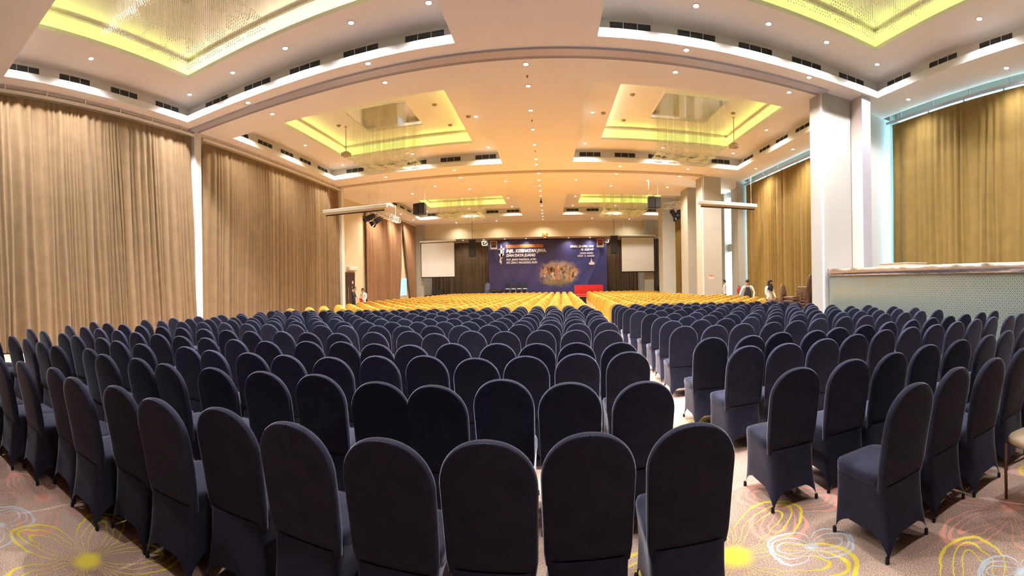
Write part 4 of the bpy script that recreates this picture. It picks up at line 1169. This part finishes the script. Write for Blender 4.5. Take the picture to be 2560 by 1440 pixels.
def lantern(loc, rz, tilt, label, m=M_BLKG):
    t = thing('stage_lantern', label, 'stage light', loc, rz, 'stage lanterns on the trusses')
    t.rotation_euler = (tilt, 0, rz)
    MB().lathe([(0.09, -0.32), (0.15, -0.28), (0.16, -0.05), (0.17, 0.0), (0.17, 0.16), (0.15, 0.20)], 16).build('can', m, t, True)
    MB().lathe([(0.001, 0.205), (0.14, 0.205)], 16, cap=False).build('lens', M_STEEL, t)
    for k in range(4):
        a = k * PI / 2
        c, s = math.cos(a), math.sin(a)
        MB().add([(0.15 * c - 0.12 * s, 0.15 * s + 0.12 * c, 0.2), (0.15 * c + 0.12 * s, 0.15 * s - 0.12 * c, 0.2), (0.25 * c + 0.16 * s, 0.25 * s - 0.16 * c, 0.38), (0.25 * c - 0.16 * s, 0.25 * s + 0.16 * c, 0.38)], [(0, 1, 2, 3)]).build('barn_door', M_BLK, t)
    c_ = math.cos(-tilt); up_ = Matrix.Rotation(-tilt, 3, 'X') @ Vector((0, 0, 0.45))
    MB().tube([(0, 0, -0.1), tuple(up_)], 0.016, 6).build('hook_clamp', M_BLK, t)
    MB().tube([(-0.19, 0, -0.05), (-0.2, 0.0, -0.25), (-0.1, 0, -0.42), (0.1, 0, -0.42), (0.2, 0, -0.25), (0.19, 0, -0.05)], 0.014, 6).build('yoke', M_BLK, t)
lantern((-9.90, 22.75, 5.60), math.radians(-60), math.radians(115), 'black stage lantern under the white truss, nearer the tan curtain')
lantern((-9.8, 23.55, 5.52), math.radians(-40), math.radians(120), 'dark grey stage lantern under the white truss, nearer the stage')
lantern((8.15, 25.75, 5.85), math.radians(60), math.radians(130), 'black stage lantern under the far truss beside the column')
lantern((7.80, 26.15, 5.88), math.radians(40), math.radians(140), 'black stage lantern at the inner end of the far truss')

# ------------------------------------------------------------------ ceiling projectors
for x, y, lb in ((-7.92, 15.87, 'small projector on a ceiling pole in the middle bay, curtain side'), (7.31, 15.93, 'small projector on a ceiling pole in the middle bay, bar side')):
    t = thing('ceiling_projector', lb, 'projector', (x, y, 7.0), 0, 'projectors on ceiling poles')
    MB().bbox((-0.17, -0.15, 0.0), (0.17, 0.15, 0.15), 0.02).build('body', M_BOX, t)
    MB().lathe([(0.035, 0), (0.035, 0.05)], 12, center=(0.08, 0.0, 0.0)).build('lens_foot', M_BLK, t)
    MB().box((-0.09, -0.07, 0.15), (0.09, 0.07, 0.19)).build('mount_plate', M_BRONZE, t)
    MB().tube([(0, 0, 0.19), (0, 0, Z3 + 0.02 - 7.0)], 0.018, 8).build('pole', M_BOX, t)
    MB().lathe([(0.06, Z3 - 7.0), (0.06, Z3 + 0.02 - 7.0)], 12).build('ceiling_flange', M_BOX, t)

# ------------------------------------------------------------------ things on the stage
for k, x in enumerate((-3.62, -3.12, -2.62, -2.12)):
    t = thing('stage_chair', 'dark covered chair facing the hall on the stage, %s from the curtain' % ORD[k], 'chair', (x, 37.8, 0.80), PI, 'dark covered chairs on the stage')
    linked('backrest', CH_B, t); linked('skirt', CH_K, t)
    MB_s = MB(); seat_geo(MB_s, 16); MB_s.build('seat', mat('lit_seat_cloth', (0.42, 0.44, 0.50), rough=0.7), t, True)  # seat paler than the dark cover: light on the seat top put into its colour
t = thing('stage_chair', 'lone blue-grey covered chair at the curtain end of the stage', 'chair', (-5.42, 37.7, 0.80), PI)
ms = mat('slate_blue_cloth', (0.10, 0.11, 0.19), rough=0.7)
for nm, me in (('backrest', CH_B), ('seat', CH_S), ('skirt', CH_K)):
    c = me.copy(); c.materials.clear(); c.materials.append(ms); linked(nm, c, t)
t = thing('equipment_case', 'black equipment case beside the lone chair on the stage', 'case', (-4.55, 37.3, 0.80))
MB().bbox((-0.5, -0.3, 0), (0.5, 0.3, 0.52), 0.02).build('body', M_BLK, t)
MB().box((-0.5, -0.305, 0.36), (0.5, 0.305, 0.385)).build('lid_edge', M_GREYD, t)
t = thing('monitor_wedge', 'black stage monitor below the curtain-end screen', 'loudspeaker', (-9.7, 37.1, 0.80))
MB().prism([(-0.3, 0.0), (0.3, 0.0), (0.3, 0.25), (-0.05, 0.52), (-0.3, 0.52)], 1.0, 'x', -0.5).build('cabinet', M_BLK, t)
MB().prism([(-0.28, 0.47), (-0.06, 0.50), (-0.06, 0.53), (-0.28, 0.53)], 0.9, 'x', -0.45).build('grille', M_BLKG, t)
t = thing('draped_table', 'table under a bright red pleated cloth on the stage', 'table', (3.30, 36.3, 0.76))
pl = MB()
top = 0.74
pts = []
W, Dp = 1.17, 0.35
per = [(-W, -Dp), (W, -Dp), (W, Dp), (-W, Dp)]
ring0, ring1 = [], []
for e in range(4):
    a, b2 = Vector((*per[e], 0)), Vector((*per[(e + 1) % 4], 0))
    n = int((b2 - a).length / 0.05)
    nrm = Vector(((b2 - a).y, -(b2 - a).x, 0)).normalized()
    for i in range(n):
        q = a + (b2 - a) * i / n
        w = 0.012 * math.cos(i * PI)
        ring0.append(tuple(q + Vector((0, 0, top)))); ring1.append(tuple(q + nrm * (0.015 + w) + Vector((0, 0, 0.01))))
pl.loft([ring1, [(x * 1.0, y * 1.0, top - 0.03) for x, y, z in ring0], ring0])
pl.f.append(tuple(range(len(pl.v) - len(ring0), len(pl.v)))); pl.mi.append(0)
pl.build('pleated_cloth', M_RED, t)
for sx in (-1, 1):
    for sy in (-1, 1):
        MB().tube([(sx * 1.05, sy * 0.28, 0), (sx * 1.05, sy * 0.28, 0.72)], 0.018, 8).build('leg', M_GREYD, t)
t = thing('draped_stand', 'small red draped stand with white hem at the head of the aisle', 'stand', (2.62, 34.05, 0))
MB().bbox((-0.30, -0.22, 0.0), (0.30, 0.22, 0.62), 0.015).build('cabinet', M_BLK, t)
MB().bbox((-0.36, -0.27, 0.62), (0.36, 0.27, 0.80), 0.02).build('red_cloth', M_RED, t)
MB().box((-0.365, -0.275, 0.60), (0.365, 0.275, 0.625)).build('white_hem', M_WHITE, t)
MB().bbox((9.62, 37.35, 0), (10.25, 37.9, 1.25), 0.02).build('amplifier_cabinet', mat('green_black_case', (0.03, 0.05, 0.045), rough=0.5))
tag(bpy.data.objects['amplifier_cabinet'], 'dark green cabinet at the foot of the dark curtain strip', 'cabinet')

# ------------------------------------------------------------------ bar counter
def lattice_material():
    m = bpy.data.materials.new('etched_lattice_glass')
    m.use_nodes = True
    nt = m.node_tree
    b = nt.nodes['Principled BSDF']
    N, L = nt.nodes.new, nt.links.new
    tc = N('ShaderNodeTexCoord'); sp = N('ShaderNodeSeparateXYZ'); L(tc.outputs['Object'], sp.inputs[0])
    def M(op, a, b2=None, c=None):
        n = N('ShaderNodeMath'); n.operation = op
        for i, x in enumerate((a, b2, c)):
            if x is None: continue
            if isinstance(x, (int, float)): n.inputs[i].default_value = x
            else: L(x, n.inputs[i])
        return n.outputs[0]
    P = 0.098
    u = M('DIVIDE', M('ADD', sp.outputs[1], sp.outputs[2]), P)
    v = M('DIVIDE', M('SUBTRACT', sp.outputs[1], sp.outputs[2]), P)
    du = M('ABSOLUTE', M('SUBTRACT', M('FRACT', u), 0.5)); dv = M('ABSOLUTE', M('SUBTRACT', M('FRACT', v), 0.5))
    line = M('MAXIMUM', M('GREATER_THAN', du, 0.43), M('GREATER_THAN', dv, 0.43))
    mx = M('MAXIMUM', du, dv)
    dia = M('MULTIPLY', M('LESS_THAN', mx, 0.20), M('GREATER_THAN', mx, 0.09))
    dark = M('MAXIMUM', line, dia)
    mixn = N('ShaderNodeMix'); mixn.data_type = 'RGBA'; L(dark, mixn.inputs[0])
    mixn.inputs[6].default_value = (0.52, 0.60, 0.52, 1); mixn.inputs[7].default_value = (0.06, 0.10, 0.09, 1)
    L(mixn.outputs[2], b.inputs['Base Color'])
    b.inputs['Metallic'].default_value = 0.55
    L(M('ADD', M('MULTIPLY', dark, -0.12), 0.24), b.inputs['Roughness'])
    b.inputs['Specular IOR Level'].default_value = 0.7
    return m
t = thing('bar_counter', 'long bar counter with steel edge and lattice glass front', 'bar counter', (7.55, 0, 0))
MB().box((0.0, -1.5, 0.0), (0.04, 10.04, 1.75)).build('lattice_front', lattice_material(), t)
MB().box((0.05, -1.5, 0.0), (0.88, 10.04, 1.74)).build('body', M_BOX, t)
# steel edge with a slightly rippled face
ed = MB()
n = 120
rg = []
rr = random.Random(5)
w = [rr.uniform(-1, 1) for _ in range(n + 1)]
for i in range(n + 1):
    y = -1.5 + 11.54 * i / n
    a = 0.006 * w[i]; c = 0.006 * w[(i + 7) % (n + 1)]
    rg.append([(-0.05 + a, y, 1.75), (-0.05 + a * 0.3 + c * 0.3, y, 1.85), (-0.05 + c, y, 1.945), (-0.045, y, 1.95), (0.90, y, 1.95), (0.90, y, 1.75)])
ed.loft(rg, cap=True)
ed.build('steel_top', M_STEEL, t, True)
t = thing('counter_box', 'low tan wooden box lying on the bar counter', 'box', (7.72, 7.1, 1.952))
MB().bbox((0, 0, 0), (0.72, 1.0, 0.085), 0.008).build('body', M_BOX, t)
MB().box((-0.012, -0.012, 0.062), (0.732, 1.012, 0.07)).build('lid_edge', M_BROWN, t)

# ------------------------------------------------------------------ wall items by the column
t = thing('paper_notice', 'white paper notice with a red heading on the column', 'notice', (8.06, 20.895, 1.75))
MB().box((0, -0.004, 0), (0.25, 0.0, 0.21)).build('sheet', mat('notice_paper', (0.85, 0.72, 0.68), rough=0.8), t)
MB().box((0.0, -0.007, 0.14), (0.25, -0.004, 0.21)).build('heading', mat('notice_red', (0.75, 0.18, 0.08), rough=0.7), t)
for k in range(3):
    MB().box((0.03, -0.006, 0.035 + 0.032 * k), (0.22 - 0.03 * (k % 2), -0.004, 0.047 + 0.032 * k)).build('text_line', M_GREYD, t)
t = thing('fire_extinguisher', 'red fire extinguisher on the narrow wall behind the capped man', 'fire extinguisher', (9.93, 21.30, 0.92))
MB().lathe([(0.06, 0.0), (0.072, 0.02), (0.072, 0.33), (0.055, 0.385), (0.022, 0.405), (0.022, 0.43)], 18).build('cylinder', M_RED, t, True)
MB().box((-0.02, -0.05, 0.43), (0.02, 0.03, 0.46)).build('valve', M_BLK, t)
MB().tube([(0.02, -0.03, 0.44), (0.09, -0.04, 0.40), (0.09, -0.04, 0.15)], 0.010, 6).build('hose', M_BLK, t)
MB().box((-0.07, 0.06, 0.08), (0.07, 0.10, 0.30)).build('wall_bracket', M_GREYD, t)
# ------------------------------------------------------------------ people
def person(label, loc, rz, pose, mats, sleeves=True, hair=True, scale=1.0):
    """one continuous skin-modifier body with its clothes as face materials; +Y is the way it faces.
    pose: elbow, wrist and head points; mats: shirt, trousers, skin"""
    V, E, R = [], [], []
    def add(p, r, parent=None):
        V.append(Vector(p)); R.append(r)
        if parent is not None: E.append((parent, len(V) - 1))
        return len(V) - 1
    hd = pose.get('head', (0.0, 0.03, 0.0))        # head shift
    pel = add((0, 0, 0.93), (0.150, 0.105))
    ab = add((0, 0.005, 1.08), (0.140, 0.100), pel)
    chs = add((0, 0.0, 1.25), (0.165, 0.110), ab)
    cl = add((0, -0.01, 1.375), (0.120, 0.075), chs)
    nk = add((hd[0] * 0.35, 0.0 + hd[1] * 0.4, 1.445), (0.052, 0.055), cl)
    jw = add((hd[0] * 0.8, 0.015 + hd[1] * 0.9, 1.505 + hd[2] * 0.8), (0.060, 0.075), nk)
    h1 = add((hd[0], 0.015 + hd[1], 1.575 + hd[2]), (0.074, 0.094), jw)
    add((hd[0], 0.0 + hd[1] * 0.9, 1.645 + hd[2]), (0.058, 0.070), h1)
    wr = {}
    for s, side in ((-1, 'l'), (1, 'r')):
        el, w = pose['elbow_' + side], pose['wrist_' + side]
        sh = add((s * 0.175, -0.01, 1.355), (0.066, 0.066), cl)
        up = add(tuple((Vector((s * 0.185, -0.01, 1.34)) + Vector(el)) / 2), (0.054, 0.054), sh)
        e = add(el, (0.043, 0.043), up)
        fo = add(tuple((Vector(el) + Vector(w)) / 2), (0.040, 0.040), e)
        k = add(w, (0.027, 0.030), fo)
        dirn = (Vector(w) - Vector(el)).normalized()
        side_v = dirn.cross(Vector((0, 0, 1)))
        side_v = side_v.normalized() if side_v.length > 0.1 else Vector((1, 0, 0))
        dn = side_v.cross(dirn).normalized()
        pm = add(tuple(Vector(w) + dirn * 0.06), (0.034, 0.018), k)
        wr[side] = Vector(w)
        for f, (off, lg) in enumerate(((-0.030, 0.070), (-0.010, 0.080), (0.010, 0.076), (0.030, 0.060))):
            a = add(tuple(Vector(w) + dirn * 0.095 + side_v * off), (0.0095, 0.0095), pm)
            c = add(tuple(Vector(w) + dirn * (0.095 + lg * 0.55) + side_v * off - dn * 0.012), (0.0085, 0.0085), a)
            add(tuple(Vector(w) + dirn * (0.09 + lg * 0.85) + side_v * off - dn * 0.04), (0.0075, 0.0075), c)
        th = add(tuple(Vector(w) + dirn * 0.035 - side_v * s * 0.038), (0.011, 0.011), pm)
        add(tuple(Vector(w) + dirn * 0.085 - side_v * s * 0.056 - dn * 0.012), (0.009, 0.009), th)
    for s in (-1, 1):
        hp = add((s * 0.095, 0.0, 0.86), (0.094, 0.098), pel)
        kn = add((s * 0.105, 0.015, 0.50), (0.062, 0.064), hp)
        cf = add((s * 0.108, -0.01, 0.34), (0.056, 0.058), kn)
        an = add((s * 0.11, -0.02, 0.09), (0.040, 0.042), cf)
        he = add((s * 0.11, 0.0, 0.045), (0.042, 0.042), an)
        add((s * 0.115, 0.14, 0.035), (0.040, 0.030), he)
    me = bpy.data.meshes.new('skeleton')
    me.from_pydata([tuple(v) for v in V], E, [])
    ob = bpy.data.objects.new('skeleton', me)
    COL.objects.link(ob)
    ob.modifiers.new('skin', 'SKIN')
    ob.modifiers['skin'].use_smooth_shade = True
    ob.modifiers['skin'].branch_smoothing = 0.6
    sv = me.skin_vertices[0].data
    for i, r in enumerate(R):
        sv[i].radius = r
        sv[i].use_root = (i == 0)
    sub = ob.modifiers.new('sub', 'SUBSURF'); sub.levels = 1; sub.render_levels = 1
    dg = bpy.context.evaluated_depsgraph_get()
    dg.update()
    body = bpy.data.meshes.new_from_object(ob.evaluated_get(dg))
    bpy.data.objects.remove(ob, do_unlink=True)
    body.materials.clear()
    for m in mats: body.materials.append(m)
    body.materials.append(M_BLK)                     # shoes
    ell, elr = Vector(pose['elbow_l']), Vector(pose['elbow_r'])
    idx = []
    for p in body.polygons:
        c = p.center
        k = 0
        near_hand = min((c - wr['l']).length, (c - wr['r']).length)
        if c.z > 1.425 and abs(c.x) < 0.13: k = 2
        elif near_hand < (0.04 if sleeves else 0.24) or (near_hand < 0.2 and (c - wr['l']).dot((wr['l'] - ell)) > 0 and (c - wr['l']).length < 0.2) or ((c - wr['r']).length < 0.2 and (c - wr['r']).dot((wr['r'] - elr)) > 0): k = 2
        elif c.z < 0.085: k = 3
        elif c.z < pose.get('hem', 0.92) and abs(c.x) < 0.235: k = 1
        idx.append(k)
    body.polygons.foreach_set('material_index', idx)
    o = linked('person', body, None, loc, rz)
    o.scale = (scale,) * 3
    tag(o, label, 'person')
    # face: eyes, nose, mouth and ears set into the head
    hx, hy, hz = hd[0], hd[1], hd[2]
    MB().ell((hx, hy + 0.112, 1.565 + hz), (0.013, 0.020, 0.024), 8, 6).build('nose', mats[2], o, True)
    for s in (-1, 1):
        MB().ell((hx + s * 0.076, hy + 0.01, 1.575 + hz), (0.012, 0.022, 0.034), 8, 6).build('ear', mats[2], o, True)
        MB().ell((hx + s * 0.030, hy + 0.096, 1.592 + hz), (0.013, 0.010, 0.008), 8, 6).build('eye', M_HAIR, o, True)
    MB().ell((hx, hy + 0.092, 1.522 + hz), (0.024, 0.010, 0.006), 8, 6).build('mouth', mat('lips', (0.36, 0.14, 0.11), rough=0.5), o, True)
    if hair:
        hr = MB()
        rings = []
        for k in range(8):
            a = PI / 2 * k / 7
            rr, zz = math.cos(a), math.sin(a)
            rings.append([(hx + 0.082 * rr * math.cos(q), hy - 0.012 + (0.090 if math.sin(q) > 0 else 0.105) * rr * math.sin(q), 1.60 + hz + 0.112 * zz - (0.07 * max(0, -math.sin(q)) + 0.02 * (1 - abs(math.sin(q)))) * (1 - zz)) for q in [2 * PI * i / 16 for i in range(16)]])
        hr.loft(rings, cap=True).build('hair', M_HAIR, o, True)
    return o
P_MAN = person('man in a navy polo shirt facing his companion near the dark door', (-9.62, 19.9, 0), math.radians(-75),
       {'elbow_l': (-0.24, 0.08, 1.10), 'wrist_l': (-0.14, 0.32, 1.10), 'elbow_r': (0.24, 0.08, 1.10), 'wrist_r': (0.12, 0.33, 1.08), 'head': (0, 0.04, -0.01), 'hem': 0.90}, (M_SHIRTD, M_TROU, M_SKIN), sleeves=False)
P_COMP = person('person in a white shirt holding a red cloth near the dark door', (-9.28, 20.35, 0), math.radians(160),
       {'elbow_l': (-0.24, 0.06, 1.08), 'wrist_l': (-0.12, 0.28, 1.02), 'elbow_r': (0.24, 0.06, 1.08), 'wrist_r': (0.14, 0.29, 1.04), 'head': (0, 0.06, -0.03), 'hem': 0.88}, (M_SHIRTW, M_TROU, M_SKIN), scale=0.95)
rc = MB()
g = []
for j in range(6):
    g.append([(0.0 + 0.02 * math.sin(j * 1.3) + 0.09 * math.cos(a), 0.02 * math.sin(3 * a + j), -0.12 * j) for a in [PI * i / 8 for i in range(9)]])
rc.loft(g, closed=False)
tag(rc.build('red_cloth', M_RED, None, True, loc=(-9.28, 20.02, 1.06)), 'red cloth hanging from the hands of the person in white', 'cloth')
P_CAP = person('man in a cap, white shirt and charcoal apron among the gold chairs', (8.50, 17.3, 0), math.radians(155),
       {'elbow_l': (-0.29, 0.02, 1.10), 'wrist_l': (-0.24, 0.16, 0.90), 'elbow_r': (0.31, 0.10, 1.13), 'wrist_r': (0.36, 0.30, 1.00), 'head': (0.01, 0.06, -0.02), 'hem': 0.86}, (M_SHIRTW, M_TROU, M_SKIN), hair=True, scale=1.01)
cp = MB()
rings = []
for k in range(6):
    a = PI / 2 * k / 5
    rings.append([(0.01 + 0.090 * math.cos(a) * math.cos(q), 0.055 + 0.108 * math.cos(a) * math.sin(q), 1.605 + 0.085 * math.sin(a)) for q in [2 * PI * i / 18 for i in range(18)]])
cp.loft(rings, cap=True)
cp.build('cap_crown', M_APRON, P_CAP, True)
MB().prism([(-0.07, 0.14), (0.09, 0.14), (0.085, 0.21), (0.05, 0.245), (-0.03, 0.245), (-0.065, 0.21)], 0.012, 'z', 1.603).build('cap_visor', M_APRON, P_CAP)
ap = MB()
rings = []
for z, w in ((0.62, 0.185), (0.80, 0.19), (0.95, 0.185), (1.08, 0.175), (1.16, 0.14), (1.30, 0.105), (1.345, 0.095)):
    d = 0.120 if z > 1.2 else 0.126
    rings.append([(w * math.sin(q), d * math.cos(q) + 0.008, z) for q in [math.radians(-75 + 150 * i / 12) for i in range(13)]])
ap.loft(rings, closed=False).build('apron_bib', M_APRON, P_CAP, True)
for s in (-1, 1):
    MB().tube([(s * 0.085, 0.118, 1.335), (s * 0.075, 0.07, 1.42), (s * 0.045, -0.05, 1.445)], 0.010, 6).build('apron_strap', M_APRON, P_CAP)
MB().tube([(-0.17, 0.06, 1.0), (-0.15, -0.10, 1.0), (0.15, -0.10, 1.0), (0.17, 0.06, 1.0)], 0.009, 6).build('apron_tie', M_APRON, P_CAP)
P_HIJ = person('woman in a black headscarf and white blouse behind the brown chairs', (9.15, 16.5, 0), math.radians(-160),
       {'elbow_l': (-0.27, 0.03, 1.09), 'wrist_l': (-0.22, 0.17, 0.90), 'elbow_r': (0.27, 0.03, 1.09), 'wrist_r': (0.22, 0.17, 0.90), 'head': (0, 0.05, -0.02), 'hem': 0.80}, (M_SHIRTW, M_TROU, M_SKIN), hair=False, scale=0.99)
hj = MB()
rings = []
for z, r, y in ((1.28, 0.135, -0.005), (1.36, 0.150, 0.0), (1.42, 0.118, 0.005), (1.47, 0.098, 0.015), (1.53, 0.098, 0.02), (1.59, 0.098, 0.025), (1.64, 0.086, 0.03), (1.675, 0.055, 0.035), (1.69, 0.015, 0.035)):
    R_ = []
    for i in range(20):
        q = 2 * PI * i / 20
        f = 0.60 if (1.50 < z < 1.63 and math.sin(q) > 0.72) else 1.0
        drop = -0.10 * max(0, math.sin(q)) if z < 1.3 else 0
        R_.append((r * math.cos(q) * 0.92, y + 0.02 + r * 1.18 * math.sin(q) * f, z + drop))
    rings.append(R_)
hj.loft(rings).build('headscarf', M_TROU, P_HIJ, True)
P_WIN = person('person in a white top standing in front of the tall bright window', (9.75, 22.8, 0), math.radians(60),
       {'elbow_l': (-0.24, 0.06, 1.08), 'wrist_l': (-0.10, 0.26, 1.04), 'elbow_r': (0.24, 0.06, 1.08), 'wrist_r': (0.10, 0.27, 1.02), 'head': (0, 0.04, -0.01), 'hem': 0.90}, (M_SHIRTW, M_TROU, M_SKIN), scale=1.02)
